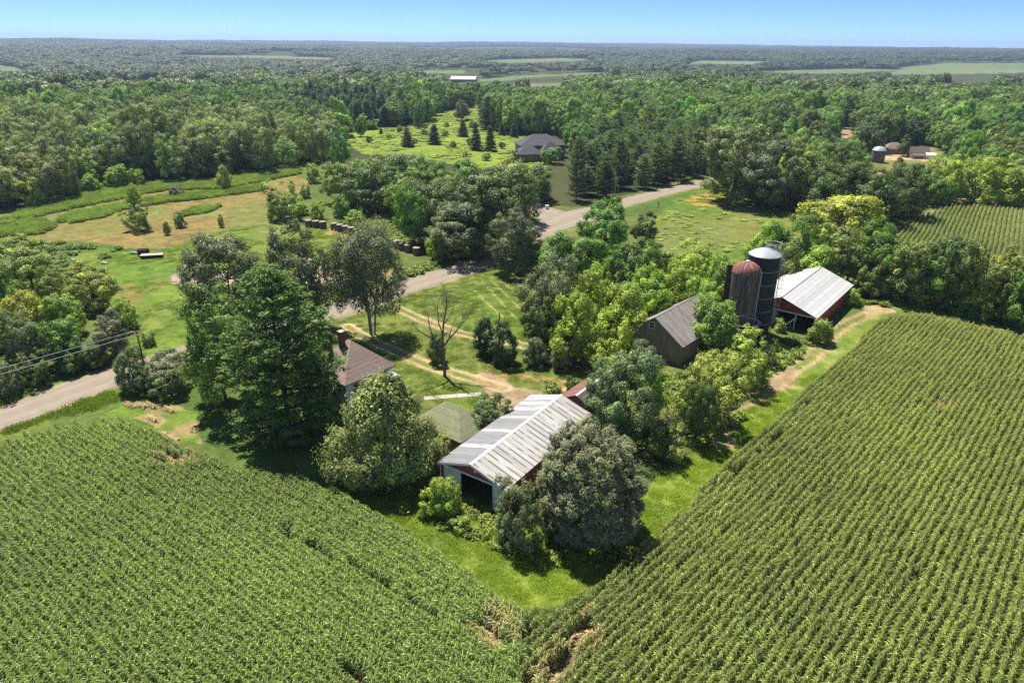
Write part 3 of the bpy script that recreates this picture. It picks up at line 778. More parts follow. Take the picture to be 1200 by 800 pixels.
def ex_bands(N, ob, sx, fr, fl, c):
    # replaced sheets: pale bands across a grey slope, mostly pale towards the far end
    y = sx.outputs[1]; n = N.noise(N.mapping(ob, (0.5, 0.08, 0.5)), 1.0, 2, 0.5)
    yy = N.math('DIVIDE', N.math('ADD', y, N.math('MULTIPLY', N.math('SUBTRACT', n, 0.5), 0.5)), 18.8)
    b = N.ramp(yy, [(0.0, (0, 0, 0)), (0.19, (1, 1, 1)), (0.235, (0, 0, 0)), (0.41, (0.9, 0.9, 0.9)), (0.45, (0.1, 0.1, 0.1)), (0.615, (1, 1, 1)), (0.65, (0.15, 0.15, 0.15)),
                    (0.74, (0.85, 0.85, 0.85)), (0.80, (0.55, 0.55, 0.55)), (0.84, (1, 1, 1)), (0.89, (0.3, 0.3, 0.3)), (0.92, (1, 1, 1))], 'CONSTANT')
    p = N.noise(N.mapping(ob, (0.25, 1.2, 0.5)), 1.3, 3, 0.6)
    k = N.mul(b, N.ramp(p, [(0.38, (0.45, 0.45, 0.45)), (0.5, (1, 1, 1))]))
    return N.mix(k, c, (0.40, 0.40, 0.39))

M_ROOF_R = panel_mat('streaked_white_roof', (0.47, 0.455, 0.42), (0.36, 0.34, 0.30), 'y', 0.86, 0.07, 0.8, (0.3, 2.5, 1), 1.2, 0.45, 0.4, extra=ex_streaks)
M_ROOF_L = panel_mat('grey_patched_roof', (0.235, 0.235, 0.235), (0.175, 0.175, 0.175), 'y', 0.86, 0.06, 0.85, (0.4, 2, 1), 1.5, 0.6, 0.3, extra=ex_bands)
M_RED = panel_mat('red_siding', (0.36, 0.055, 0.058), (0.26, 0.043, 0.046), 'x', 0.3, 0.15, 0.75, (1, 1, 0.3), 1.2, 0.6, 0.3)
M_REDY = panel_mat('red_side_siding', (0.38, 0.058, 0.06), (0.27, 0.045, 0.048), 'y', 0.3, 0.15, 0.75, (1, 1, 0.3), 1.2, 0.6, 0.3)
M_DOOR = panel_mat('white_door_sheet', (0.66, 0.68, 0.70), (0.50, 0.52, 0.54), 'x', 0.3, 0.16, 0.7, (1, 1, 0.25), 1.5, 0.5, 0.4)
M_TRIM = simple_mat('white_trim', (0.74, 0.74, 0.72), (0.58, 0.57, 0.54), 3, 0.6, 0.3)
M_WHITE = panel_mat('white_clapboard', (0.76, 0.77, 0.78), (0.64, 0.64, 0.64), 'z', 0.14, 0.12, 0.78, (0.6, 0.6, 1), 1.2, 0.6, 0.3)
M_SHING = panel_mat('brown_shingles', (0.38, 0.285, 0.235), (0.26, 0.19, 0.16), 'z', 0.11, 0.16, 0.8, (1.2, 1.2, 2.5), 2.2, 0.95, 0.1, bump=0.3)
M_GSHING = panel_mat('green_shingles', (0.31, 0.315, 0.185), (0.17, 0.185, 0.105), 'z', 0.12, 0.15, 0.82, (1.6, 1.6, 3), 2.4, 0.95, 0.1, bump=0.3)
M_GREYSH = panel_mat('grey_shingles', (0.13, 0.125, 0.13), (0.085, 0.082, 0.09), 'z', 0.2, 0.16, 0.85, (1, 1, 2), 1.5, 0.95, 0.1, bump=0.3)
M_BEIGE = panel_mat('beige_siding', (0.42, 0.31, 0.26), (0.30, 0.22, 0.19), 'z', 0.16, 0.12, 0.75, (0.6, 0.6, 1), 1.4, 0.8, 0.2)
M_PLANK = panel_mat('weathered_planks', (0.36, 0.31, 0.27), (0.17, 0.13, 0.105), 'x', 0.26, 0.1, 0.4, (2.2, 2.2, 0.12), 2.0, 0.95, 0.1)
M_PLANKY = panel_mat('weathered_side_planks', (0.34, 0.26, 0.215), (0.16, 0.115, 0.092), 'y', 0.26, 0.1, 0.4, (2.2, 2.2, 0.12), 2.0, 0.95, 0.1)
M_WROOF = panel_mat('grey_board_roof', (0.34, 0.31, 0.275), (0.18, 0.158, 0.14), 'y', 0.55, 0.08, 0.6, (0.25, 2.2, 0.5), 1.8, 0.9, 0.15)
M_RROOF = panel_mat('white_sheet_roof', (0.50, 0.50, 0.48), (0.33, 0.325, 0.31), 'x', 0.75, 0.06, 0.72, (0.5, 2.4, 1), 1.3, 0.5, 0.35, contrast=(0.30, 0.48))
M_RROOFL = panel_mat('clean_white_sheet_roof', (0.54, 0.54, 0.515), (0.45, 0.44, 0.42), 'y', 0.9, 0.05, 0.85, (0.4, 1, 1), 1.3, 0.5, 0.35)
M_DARK = simple_mat('dark_interior', (0.035, 0.032, 0.03), None, 3, 0.95, 0.1)
M_GLASS = simple_mat('window_glass', (0.03, 0.035, 0.04), (0.02, 0.022, 0.026), 2, 0.08, 0.6, bump=0.02)
M_BRICK = panel_mat('brick', (0.25, 0.12, 0.09), (0.12, 0.07, 0.055), 'z', 0.09, 0.18, 0.7, (3, 3, 3), 3, 0.95, 0.1)
M_GALV = simple_mat('galvanised_steel', (0.50, 0.51, 0.52), (0.36, 0.37, 0.38), 4, 0.45, 0.5, metal=0.3)
M_NAVY = simple_mat('navy_enamel', (0.010, 0.012, 0.026), (0.018, 0.019, 0.030), 0.9, 0.5, 0.3, (1, 1, 0.3), 0.05)
M_SILOTOP = simple_mat('pale_silo_roof', (0.40, 0.43, 0.45), (0.29, 0.31, 0.33), 1.5, 0.5, 0.4)
M_PALEPOLE = simple_mat('bleached_pole', (0.42, 0.37, 0.31), (0.28, 0.24, 0.20), 4, 0.95, 0.1, (1, 1, 0.2))
M_WOODPOLE = simple_mat('pole_wood', (0.20, 0.15, 0.11), (0.12, 0.09, 0.07), 4, 0.95, 0.1, (1, 1, 0.2))
M_WIRE = simple_mat('bare_wire', (0.24, 0.24, 0.235), None, 3, 0.5, 0.4)
M_BALESIDE = simple_mat('bale_side', (0.20, 0.15, 0.115), (0.10, 0.075, 0.058), 5, 0.95, 0.05, (1, 1, 4), 0.6)
M_BALETOP = simple_mat('bale_top', (0.40, 0.36, 0.29), (0.24, 0.205, 0.155), 4, 0.95, 0.05, (1, 1, 1), 0.6)
M_REDROOF = panel_mat('faded_red_roof', (0.25, 0.10, 0.085), (0.17, 0.10, 0.085), 'y', 0.6, 0.07, 0.75, (1, 1, 1), 1.3, 0.7, 0.2)
M_BROWNROOF = panel_mat('brown_rolled_roof', (0.15, 0.12, 0.105), (0.08, 0.065, 0.06), 'y', 0.95, 0.05, 0.75, (1.5, 1.5, 1.5), 1.6, 0.95, 0.1)

def frame_of(name, p, ang, label, cat, group=None, z=0.0):
    return empty(name, (p[0], p[1], z), R_(ang), label, cat, group)

def gable_roof(par, w, L, ze, zr, ov=0.35, og=0.3, th=0.12, ml=None, mr=None, cap=None):
    s = (zr - ze) / (w / 2); c = w / 2
    for sgn, mat in ((-1, ml), (1, mr)):
        xe = c + sgn * (c + ov); z_e = ze - ov * s
        pts = [(c, -og, zr), (xe, -og, z_e), (xe, L + og, z_e), (c, L + og, zr)]
        MB().slab(pts, (0, 0, th)).build('roof_slope', mat, par)
    if cap is not None:
        MB().add([(c - .18, -og - .02, zr + th - .18 * s + .02), (c, -og - .02, zr + th + .05), (c + .18, -og - .02, zr + th - .18 * s + .02),
                  (c - .18, L + og + .02, zr + th - .18 * s + .02), (c, L + og + .02, zr + th + .05), (c + .18, L + og + .02, zr + th - .18 * s + .02)],
                 [(0, 1, 4, 3), (1, 2, 5, 4), (0, 3, 5, 2), (0, 2, 1), (3, 4, 5)]).build('ridge_cap', cap, par)

def hip_roof(par, w, L, ze, zr, ov, mat, name='roof', x0=0, y0=0):
    a, b = x0 - ov, x0 + w + ov; c, d = y0 - ov, y0 + L + ov
    if L > w + 0.1: r1, r2 = (x0 + w / 2, y0 + w / 2), (x0 + w / 2, y0 + L - w / 2)
    elif w > L + 0.1: r1, r2 = (x0 + L / 2, y0 + L / 2), (x0 + w - L / 2, y0 + L / 2)
    else: r1, r2 = (x0 + w / 2, y0 + L / 2 - .3), (x0 + w / 2, y0 + L / 2 + .3)
    v = [(a, c, ze), (b, c, ze), (b, d, ze), (a, d, ze), (*r1, zr), (*r2, zr), (a, c, ze - .16), (b, c, ze - .16), (b, d, ze - .16), (a, d, ze - .16)]
    if w > L + 0.1: fs = [(0, 1, 5, 4), (1, 2, 5), (2, 3, 4, 5), (3, 0, 4)]
    else: fs = [(0, 1, 4), (1, 2, 5, 4), (2, 3, 5), (3, 0, 4, 5)]
    fs += [(0, 6, 7, 1), (1, 7, 8, 2), (2, 8, 9, 3), (3, 9, 6, 0), (6, 9, 8, 7)]
    return MB().add(v, fs).build(name, mat, par)

def window(par, side, u, z, ww, hh, at, name='window', mats=None):
    """window on a wall: side 'x' lies in a plane x = at, side 'y' in y = at; thickness goes outward by the sign in at's tuple"""
    c, sg = at; fr = M_TRIM if mats is None else mats
    def bx(m, u0, u1, z0, z1, o0, o1):
        lo, hi = sorted((c + sg * o0, c + sg * o1))
        if side == 'x': m.box(lo, hi, u0, u1, z0, z1)
        else: m.box(u0, u1, lo, hi, z0, z1)
    m = MB(); t = 0.08
    bx(m, u - ww / 2 - t, u + ww / 2 + t, z - t, z, 0.0, 0.07); bx(m, u - ww / 2 - t, u + ww / 2 + t, z + hh, z + hh + t, 0.0, 0.07)
    bx(m, u - ww / 2 - t, u - ww / 2, z, z + hh, 0.0, 0.07); bx(m, u + ww / 2, u + ww / 2 + t, z, z + hh, 0.0, 0.07)
    bx(m, u - ww / 2, u + ww / 2, z + hh / 2 - .025, z + hh / 2 + .025, 0.032, 0.06)
    f = m.build(name, fr, par); g = MB(); bx(g, u - ww / 2, u + ww / 2, z, z + hh, 0.004, 0.03); g.build('pane', M_GLASS, f)

# ---- pole barn in front
P = frame_of('pole_barn', (-7.87, 64.1), -34, 'long low pole barn with streaked pale metal roof and open white doors', 'barn')
w, L, ze, zr = 8.75, 18.8, 3.45, 4.85
m = MB().box(0, .1, 0.1, L - .1, -.2, ze).box(w - .1, w, 0.1, L - .1, -.2, ze); m.build('side_wall', M_REDY, P)
m = MB().box(0, w, L - .1, L, -.2, ze); m.slab([(0, L - .1, ze), (w, L - .1, ze), (w / 2, L - .1, zr)], (0, .1, 0)); m.build('back_wall', M_RED, P)
MB().box(0, .62, 0, .1, -.2, ze).build('front_wall', M_RED, P)
MB().slab([(0, 0, ze + .003), (w, 0, ze + .003), (w / 2, 0, zr)], (0, .1, 0)).build('gable', M_RED, P)
MB().box(-.04, w + .04, -.13, -.01, ze - .16, ze + .02).build('door_track', M_TRIM, P)
for a, b in ((.55, 2.95), (7.2, 8.72)): MB().box(a, b, -.09, -.02, 0.05, ze - .17).build('door', M_DOOR, P)
for x in (.02, w - .02): MB().box(x - .07, x + .07, -.012, .112, -.2, ze - .17).build('corner_trim', M_TRIM, P)
for yy in (4.7, 9.4, 14.1):
    for x in (.2, w - .2): MB().box(x - .08, x + .08, yy - .08, yy + .08, -.2, ze).build('post', M_WOODPOLE, P)
gable_roof(P, w, L, ze + .02, zr + .02, .3, .25, .07, M_ROOF_L, M_ROOF_R, M_TRIM)
s_ = (zr - ze) / (w / 2)
for sg in (-1, 1):
    MB().slab([(w / 2, -.27, zr - .16), (w / 2 + sg * (w / 2 + .3), -.27, ze - .3 * s_ - .16), (w / 2 + sg * (w / 2 + .3), -.27, ze - .3 * s_ + .02), (w / 2, -.27, zr + .02)], (0, .04, 0)).build('fascia', M_TRIM, P)
lm = MB(); lm.lathe([(0.02, 0), (.17, .0), (.2, .05), (.1, .14), (.02, .16)], 14); lo = lm.build('barn_lamp', M_TRIM, P, smooth=True)
lo.rotation_euler = (R_(90), 0, 0); lo.location = (w * .56, -.005, zr - .75)

# ---- white farmhouse under the pine
P = frame_of('farmhouse', (-21.65, 79.35), 49, 'white two-storey farmhouse with a steep brown hip roof beside the tall pine', 'house')
w = 7.7
MB().box(0, w, 0, w, -.3, 5.25).build('wall', M_WHITE, P)
rf = hip_roof(P, w, w, 5.25, 9.15, .45, M_SHING)
ch = MB().box(w / 2 - 1.15, w / 2 - .5, w / 2 + .25, w / 2 + .95, 7.4, 10.35).build('chimney', M_BRICK, P)
MB().box(w / 2 - 1.21, w / 2 - .44, w / 2 + .19, w / 2 + 1.01, 10.36, 10.5).build('chimney_cap', M_CONC, ch)
MB().lathe([(.05, 7.0), (.05, 7.9)], 8, 4.6, 2.2).build('vent_pipe', M_GALV, P)
for x in (1.5, 3.9, 6.3): window(P, 'y', x, 3.5, .8, 1.25, (0, -1)); window(P, 'y', x, .9, .85, 1.4, (0, -1))
for y in (1.6, 5.8): window(P, 'x', y, 3.5, .8, 1.25, (0, -1)); window(P, 'x', y, .9, .85, 1.4, (0, -1))
MB().slab([(7.73, 0.6, 3.0), (9.6, .6, 2.6), (9.6, 5.0, 2.6), (7.73, 5.0, 3.0)], (0, 0, .14)).build('porch_roof', M_TRIM, P)
for y in (.8, 4.8): MB().box(9.3, 9.44, y - .07, y + .07, -.2, 2.62).build('porch_post', M_TRIM, P)

# ---- green-roofed garage
P = frame_of('garage', (-5.95, 69.4), 52, 'small garage with a mossy green hip roof behind the pole barn', 'garage')
MB().box(.3, 6.1, .3, 8.1, -.3, 2.6).build('wall', M_BEIGE, P)
hip_roof(P, 5.8, 7.8, 2.6, 5.0, .35, M_GSHING, 'roof', .3, .3)
window(P, 'x', 2.3, 1.3, .75, .6, (.3, -1)); window(P, 'x', 5.6, 1.3, .75, .6, (.3, -1))
MB().box(2, 4.6, .22, .3, .02, 2.2).build('door', M_TRIM, P)

# ---- red-roofed shed
P = frame_of('shed', (6.35, 81.1), -36, 'small shed with a faded red and brown roof just behind the pole barn', 'shed')
w, L, ze, zr = 5.4, 6.0, 2.3, 3.7
MB().box(0, w, 0, L, -.3, ze).slab([(0, 0, ze), (w, 0, ze), (w / 2, 0, zr)], (0, L, 0)).build('wall', M_PLANK, P)
gable_roof(P, w, L, ze + .03, zr + .03, .3, .2, .08, M_REDROOF, M_BROWNROOF, M_TRIM)

# ---- weathered wooden barn
P = frame_of('wooden_barn', (18.85, 103.05), -40.8, 'unpainted weathered wooden barn with grey plank walls among yellow-green trees', 'barn')
w, L, ze, zr = 9.75, 13.6, 3.4, 6.75
MB().box(0, .1, .1, L, -.3, ze).box(w - .1, w, .1, L, -.3, ze).build('side_wall', M_PLANKY, P)
m = MB(); xw, zw = 4.35, 4.9
m.box(0, w, 0, .1, -.3, ze); s = (zr - ze) / (w / 2)
m.slab([(0, 0, ze), (xw - .4, 0, ze), (xw - .4, 0, ze + (xw - .4) * s)], (0, .1, 0))
m.slab([(xw + .4, 0, ze), (w, 0, ze), (w / 2, 0, zr), (xw + .4, 0, ze + (xw + .4) * s)], (0, .1, 0))
m.box(xw - .4, xw + .4, 0, .1, ze, zw); m.slab([(xw - .4, 0, zw + .9), (xw + .4, 0, zw + .9), (xw + .4, 0, ze + (xw + .4) * s), (xw - .4, 0, ze + (xw - .4) * s)], (0, .1, 0))
m.build('gable_wall', M_PLANK, P)
f = MB().box(xw - .5, xw - .4, -.05, .06, zw - .1, zw + 1).box(xw + .4, xw + .5, -.05, .06, zw - .1, zw + 1).box(xw - .4, xw + .4, -.05, .06, zw - .1, zw).box(xw - .4, xw + .4, -.05, .06, zw + .9, zw + 1).box(xw - .4, xw + .4, -.03, .04, zw + .42, zw + .48).build('loft_window', M_TRIM, P)
MB().box(xw - .395, xw + .395, .06, .09, zw + .003, zw + .897).build('pane', M_DARK, f)
MB().slab([(0, L, -.3), (w, L, -.3), (w, L, ze), (w / 2, L, zr), (0, L, ze)], (0, .1, 0)).build('back_wall', M_PLANK, P)
gable_roof(P, w, L, ze + .03, zr + .03, .4, .3, .12, M_WROOF, M_WROOF, M_WROOF)
MB().box(1.6, 4.2, -.06, -.005, 0, 2.6).build('door', M_PLANK, P)

# ---- red barn with the white roof
P = frame_of('red_barn', (42.7, 117.2), -38.7, 'red barn with a broad white metal roof and an open front bay beside the silos', 'barn')
w, L, ze, zr = 12.3, 22.7, 3.2, 5.5
MB().box(0, .1, .1, L - .1, -.3, ze).box(w - .1, w, .1, L - .1, -.3, ze).build('side_wall', M_REDY, P)
MB().slab([(0, L - .1, -.3), (w, L - .1, -.3), (w, L - .1, ze), (w / 2, L - .1, zr), (0, L - .1, ze)], (0, .1, 0)).build('back_wall', M_RED, P)
MB().box(0, 5.2, 0, .1, -.3, ze - .02).build('front_wall', M_RED, P)
MB().slab([(0, 0, ze + .003), (w, 0, ze + .003), (w / 2, 0, zr)], (0, .1, 0)).build('gable', M_RED, P)
MB().box(-.05, w + .05, -.1, -.006, ze - .2, ze).build('door_track', M_TRIM, P)
for x in (5.3, 8.9, 12.2): MB().box(x - .09, x + .09, .11, .29, -.3, ze - .01).build('post', M_TRIM, P)
for y in (5.5, 11, 16.5): MB().box(6.1, 6.3, y, y + .2, -.3, ze + 2).build('post', M_WOODPOLE, P)
gable_roof(P, w, L, ze + .03, zr + .03, .3, .3, .08, M_RROOFL, M_RROOF, M_WROOF)

# ---- auger leaning in the open bay
q = np.array([42.7, 117.2]) + 7.8 * np.array([math.cos(R_(-38.7)), math.sin(R_(-38.7))]) + 1.1 * np.array([-math.cos(R_(51.3)), -math.sin(R_(51.3))])
P = frame_of('grain_auger', q, -20, 'pale grain auger tube leaning in the open bay of the red barn', 'auger')
MB().tube([(-1.1, 0, .1), (1.6, .3, 2.5)], .13, 10).build('tube', M_TRIM, P)
MB().box(-1.5, -.7, -.4, .4, -.05, .35).build('hopper', M_GALV, P)
for s in (-.5, .5): MB().tube([(0.9, s, -.02), (.75, .2, 1.75)], .04, 6).build('leg', M_GALV, P)

# ---- silos
def silo_base(xt, yt, yb): return G(xt + (600 - xt) * (yb - yt) / (2231 - yt), yb)
p = silo_base(896, 297, 389); Hs = zat(p, 298.5); r = 17.9 * depth(p, 12) / F
P = frame_of('blue_silo', p, 0, 'tall dark navy steel silo with a pale domed top beside the red barn', 'silo')
MB().lathe([(r, -.3), (r, Hs)], 48).build('body', M_NAVY, P, smooth=True)
MB().lathe([(r + .06, Hs), (r + .06, Hs + .12), (r * .8, Hs + .55), (r * .45, Hs + .95), (r * .08, Hs + 1.15)], 48).build('dome', M_SILOTOP, P, smooth=True)
for k in range(1, 6): MB().lathe([(r + .012, Hs * k / 6 - .035), (r + .03, Hs * k / 6), (r + .012, Hs * k / 6 + .035)], 48).build('band', M_GALV, P)
m = MB(); a0 = R_(-28)
for da in (-.07, .07): m.tube([((r + .25) * math.cos(a0 + da), (r + .25) * math.sin(a0 + da), 0), ((r + .25) * math.cos(a0 + da), (r + .25) * math.sin(a0 + da), Hs + .5)], .05, 6)
for z in np.arange(.4, Hs + .4, .45): m.tube([((r + .25) * math.cos(a0 - .07), (r + .25) * math.sin(a0 - .07), z), ((r + .25) * math.cos(a0 + .07), (r + .25) * math.sin(a0 + .07), z)], .025, 5)
m.build('ladder', M_GALV, P)
m = MB(); cc = Vector(((r + .62) * math.cos(a0), (r + .62) * math.sin(a0), 0))
for z in np.arange(2.6, Hs + .5, 1.5): m.tube([cc + Vector((.42 * math.cos(t), .42 * math.sin(t), z)) for t in np.linspace(0, 6.283, 13)], .03, 5, False)
for t in np.linspace(0, 6.283, 5)[:-1]: m.tube([cc + Vector((.42 * math.cos(t), .42 * math.sin(t), 2.6)), cc + Vector((.42 * math.cos(t), .42 * math.sin(t), Hs + .5))], .025, 5)
m.build('ladder_cage', M_GALV, P)
m = MB(); tc_ = Vector((r * .55, r * .25, Hs + .7))
for rr_, zz in ((1.25, .35), (1.3, 1.15)): m.tube([tc_ + Vector((rr_ * math.cos(t), rr_ * math.sin(t), zz)) for t in np.linspace(0, 6.283, 25)], .045, 6, False)
for t in np.linspace(0, 6.283, 9)[:-1]: m.tube([tc_ + Vector((1.22 * math.cos(t), 1.22 * math.sin(t), -.5)), tc_ + Vector((1.3 * math.cos(t), 1.3 * math.sin(t), 1.15))], .035, 5)
m.build('top_railing', M_GALV, P)

def m_stave():
    m, nt, out = newmat('stained_staves'); N = NT(nt); tc = N.n('ShaderNodeTexCoord'); ob = tc.outputs['Object']
    f = N.noise(N.mapping(ob, (1, 1, .07)), 2.6, 6, .75); g = N.noise(N.mapping(ob, (1, 1, .5)), 5, 4, .7)
    sx = N.n('ShaderNodeSeparateXYZ'); N.l(ob, sx.inputs[0])
    c = N.ramp(f, [(.3, (.035, .028, .026)), (.45, (.10, .075, .066)), (.55, (.16, .13, .115)), (.7, (.36, .32, .28))])
    hoop = N.ramp(N.math('FRACT', N.math('DIVIDE', sx.outputs[2], .75)), [(0, (.6, .55, .5)), (.06, (.6, .55, .5)), (.09, (1, 1, 1))])
    N.bsdf(out, N.mul(N.mul(c, hoop), N.ramp(g, [(.3, (.75, .75, .75)), (.7, (1.2, 1.2, 1.2))])), .95, .1, 0, N.bump(g, .4, .03)); return m
def m_rustdome():
    m, nt, out = newmat('rusted_dome'); N = NT(nt); tc = N.n('ShaderNodeTexCoord'); ob = tc.outputs['Object']
    sx = N.n('ShaderNodeSeparateXYZ'); N.l(ob, sx.inputs[0])
    an = N.math('ARCTAN2', sx.outputs[1], sx.outputs[0]); u = N.math('MULTIPLY', an, 20 / 6.2832)
    cb = N.n('ShaderNodeCombineXYZ'); N.l(N.math('MULTIPLY', an, 3.2), cb.inputs[0]); N.l(N.math('MULTIPLY', sx.outputs[2], .25), cb.inputs[1])
    f = N.noise(cb.outputs[0], 2.6, 4, .7)
    c = N.ramp(f, [(.34, (.10, .042, .034)), (.48, (.22, .085, .06)), (.58, (.27, .14, .11)), (.66, (.55, .50, .45))])
    seam = N.ramp(N.math('FRACT', u), [(0, (.6, .5, .5)), (.07, (.6, .5, .5)), (.12, (1, 1, 1))])
    N.bsdf(out, N.mul(c, seam), .8, .2, .0, N.bump(f, .3, .03)); return m
p = silo_base(876, 305.5, 393); zt = zat(p, 306); r = 16.4 * depth(p, 9) / F; zs = zt - r * .82
P = frame_of('concrete_silo', p, 0, 'stained grey stave silo with a rusted red dome, shorter of the two domed silos', 'silo')
MB().lathe([(r, -.3), (r, zs)], 40).build('body', m_stave(), P, smooth=True)
MB().lathe([(r + .05, zs)] + [(r * 1.02 * math.cos(t), zs + (zt - zs) * math.sin(t)) for t in np.linspace(.06, 1.5, 10)] + [(.02, zt)], 40).build('dome', m_rustdome(), P, smooth=True)
MB().lathe([(.05, 0), (.32, 0), (.3, .18), (.05, .24)], 16).build('dome_cap', M_TRIM, P, (0, 0, zt - .06))
a1 = R_(155); MB().box(-.35, .45, -.45, .45, 0, zs + 1.0).build('chute', simple_mat('rusty_chute', (.10, .055, .045), (.06, .035, .03), 3, .9, .1), P, ((r + .3) * math.cos(a1), (r + .3) * math.sin(a1), 0)).rotation_euler = (0, 0, a1)
a2 = R_(-38); MB().tube([((r + .16) * math.cos(a2), (r + .16) * math.sin(a2), 0), ((r + .16) * math.cos(a2), (r + .16) * math.sin(a2), zs + .4), ((r - .5) * math.cos(a2), (r - .5) * math.sin(a2), zs + 1.5)], .1, 8).build('fill_pipe', M_GALV, P)

p = G(866, 400); zt = zat(p, 376); r = 19.5 * depth(p, zt) / F
P = frame_of('roofless_silo', p, 0, 'short open grey silo ringed by bare hoop rails, lowest of the silos', 'silo')
MB().lathe([(r, -.3), (r, zt - .9), (r - .18, zt - .9), (r - .18, .4), (.05, .4)], 40).build('wall', M_CONC if False else simple_mat('grey_staves', (.30, .29, .28), (.13, .12, .12), 3, .95, .1, (1, 1, .2)), P)
m = MB()
for rr_, zz, tl in ((r * .98, zt - .55, .0), (r * 1.0, zt + .05, .0)): m.tube([(rr_ * math.cos(t), rr_ * math.sin(t), zz) for t in np.linspace(0, 6.283, 33)], .06, 6, False)
m.tube([(r * math.cos(t), 0.4 * r * math.cos(t), zt + 1.0 * math.sin(t)) for t in np.linspace(0, math.pi, 17)], .05, 6)
m.tube([(r * math.cos(t), -0.5 * r * math.cos(t), zt + .8 * math.sin(t)) for t in np.linspace(0, math.pi, 17)], .05, 6)
m.build('hoop', M_GALV, P)
for t in np.linspace(0, 6.283, 9)[:-1]: MB().tube([(r * math.cos(t), r * math.sin(t), zt - .95), (r * math.cos(t), r * math.sin(t), zt + .05)], .04, 5).build('rail_post', M_GALV, P)

# ---- hay bales
def bale(p, i, label, group=None, s=1.0):
    r = np.random.default_rng(200 + i); R0, Hh = .95 * s, 1.75 * s
    P = empty('hay_bale', (p[0], p[1], 0), r.uniform(0, 6.28), label, 'hay bale', group)
    prof = [(R0 * .93, 0), (R0 * 1.0, .18), (R0 * 1.03, Hh * .5), (R0, Hh - .2), (R0 * .94, Hh - .02)]
    m = MB(); m.lathe(prof, 22); m.v = [(x * (1 + .04 * math.sin(3 * math.atan2(y, x) + i)), y * (1 + .04 * math.cos(2 * math.atan2(y, x) + i)), z) for x, y, z in m.v]
    m.build('bale_side', M_BALESIDE, P, smooth=True)
    MB().lathe([(R0 * .95, Hh - .015), (R0 * .92, Hh + .05), (R0 * .5, Hh + .11), (.02, Hh + .1)], 22).build('bale_top', M_BALETOP, P, smooth=True)
bale(G(337, 261), 0, 'lone hay bale at the foot of the round bushy tree')
for i, (x, l) in enumerate(((362, 'leftmost of three dark hay bales beside the small slender tree'), (370.5, 'middle of three dark hay bales beside the small slender tree'), (378.5, 'rightmost of three dark hay bales beside the small slender tree'))): bale(G(x, 265.5 + i * .8), 1 + i, l)
for i in range(15):
    t = i / 13.0; x = 392 + 86.5 * t; y = 269 + 20.5 * t + 5.5 * t * t
    if i == 14: x, y = 488.5, 298.5
    bale(G(x, y), 10 + i, 'dark weathered hay bale in the long row beside the road verge' if i < 14 else 'hay bale set apart at the road end of the long bale row', 'hay bales lined up in one long row' if i < 14 else None)
bale(G(388.5, 340), 40, 'lone brown hay bale by the short post near the road')

# ---- poles and wires
def pole(p, H, label, arm=None, name='utility_pole', rz=0, brace=None, r0=.15):
    P = empty(name, (p[0], p[1], 0), rz, label, 'utility pole' if name == 'utility_pole' else 'post')
    MB().tube([(0, 0, -.3), (0, 0, H)], [r0, r0 * .65], 10).build('shaft', M_PALEPOLE if brace is not None or 'pines' in label else M_WOODPOLE, P)
    if arm:
        MB().box(-arm / 2, arm / 2, .11, .22, H - .55, H - .43).build('crossarm', M_WOODPOLE, P)
        for x in (-arm / 2 + .12, 0.25, arm / 2 - .12): MB().lathe([(.03, H - .425), (.06, H - .36), (.05, H - .28), (.02, H - .24)], 8, x, .165).build('insulator', M_GALV, P)
    if brace is not None: MB().tube([(brace[0], brace[1], -.2), (0.02, 0, H - .9)], [.1, .08], 8).build('brace', M_PALEPOLE, P)
    return P
def wire(pts, label, sag=.5, r=.022):
    out = []
    for a, b in zip(pts[:-1], pts[1:]):
        a, b = Vector(a), Vector(b)
        for k in range(17):
            t = k / 16; q = a.lerp(b, t); q.z -= sag * 4 * t * (1 - t); out.append(q)
    o = MB().tube(out, r, 5).build('overhead_wire', M_WIRE); tag(o, label, 'wire')
def pbase(xt, yt, yb): return G(xt + (600 - xt) * (yb - yt) / (2231 - yt), yb)
p1 = pbase(159, 387, 452); h1 = zat(p1, 388)
pole(p1, h1, 'wooden utility pole rising out of the bushes by the road, carrying two wires', 1.8, rz=R_(140))
q1 = p1 + np.array([-39, -45])
pole(q1, h1, 'wooden utility pole farther down the road verge', 1.8, rz=R_(140))
wire([(q1[0] + .5, q1[1] - .4, h1 - .3), (p1[0] + .4, p1[1] - .4, h1 - .3)], 'lower of two pale wires above the roadside thicket', .25, .03)
wire([(q1[0] - .6, q1[1] + .5, h1 - .2), (p1[0] - .6, p1[1] + .5, h1 - .2)], 'upper of two pale wires above the roadside thicket', .1, .03)
p2 = pbase(371.5, 304, 331); pole(p2, zat(p2, 304), 'short brown post standing beside the gravel pull-off', name='post', r0=.16)
p3 = pbase(721.5, 208, 238); h3 = zat(p3, 208); pole(p3, h3, 'pale utility pole with a slanting brace near the road junction', 1.5, rz=R_(40), brace=(2.2, -1.2, 0))
p4 = pbase(824.5, 181, 208); h4 = zat(p4, 181); pole(p4, h4, 'pale utility pole at the far bend of the road beside the pines', 1.5, rz=R_(40))
pL = G(600, 262) ; pL = p3 + (p3 - p4) / np.linalg.norm(p3 - p4) * 60
pole(pL, h3, 'utility pole half hidden by the oaks near the road', 1.5, rz=R_(40))
wire([(p4[0], p4[1], h4 - .2), (p3[0], p3[1], h3 - .2), (pL[0], pL[1], h3 - .2)], 'upper wire strung along the pine row', .9, .02)
wire([(p4[0], p4[1], h4 - 1.4), (p3[0], p3[1], h3 - 1.4), (pL[0], pL[1], h3 - 1.4)], 'lower wire strung along the pine row', .9, .02)
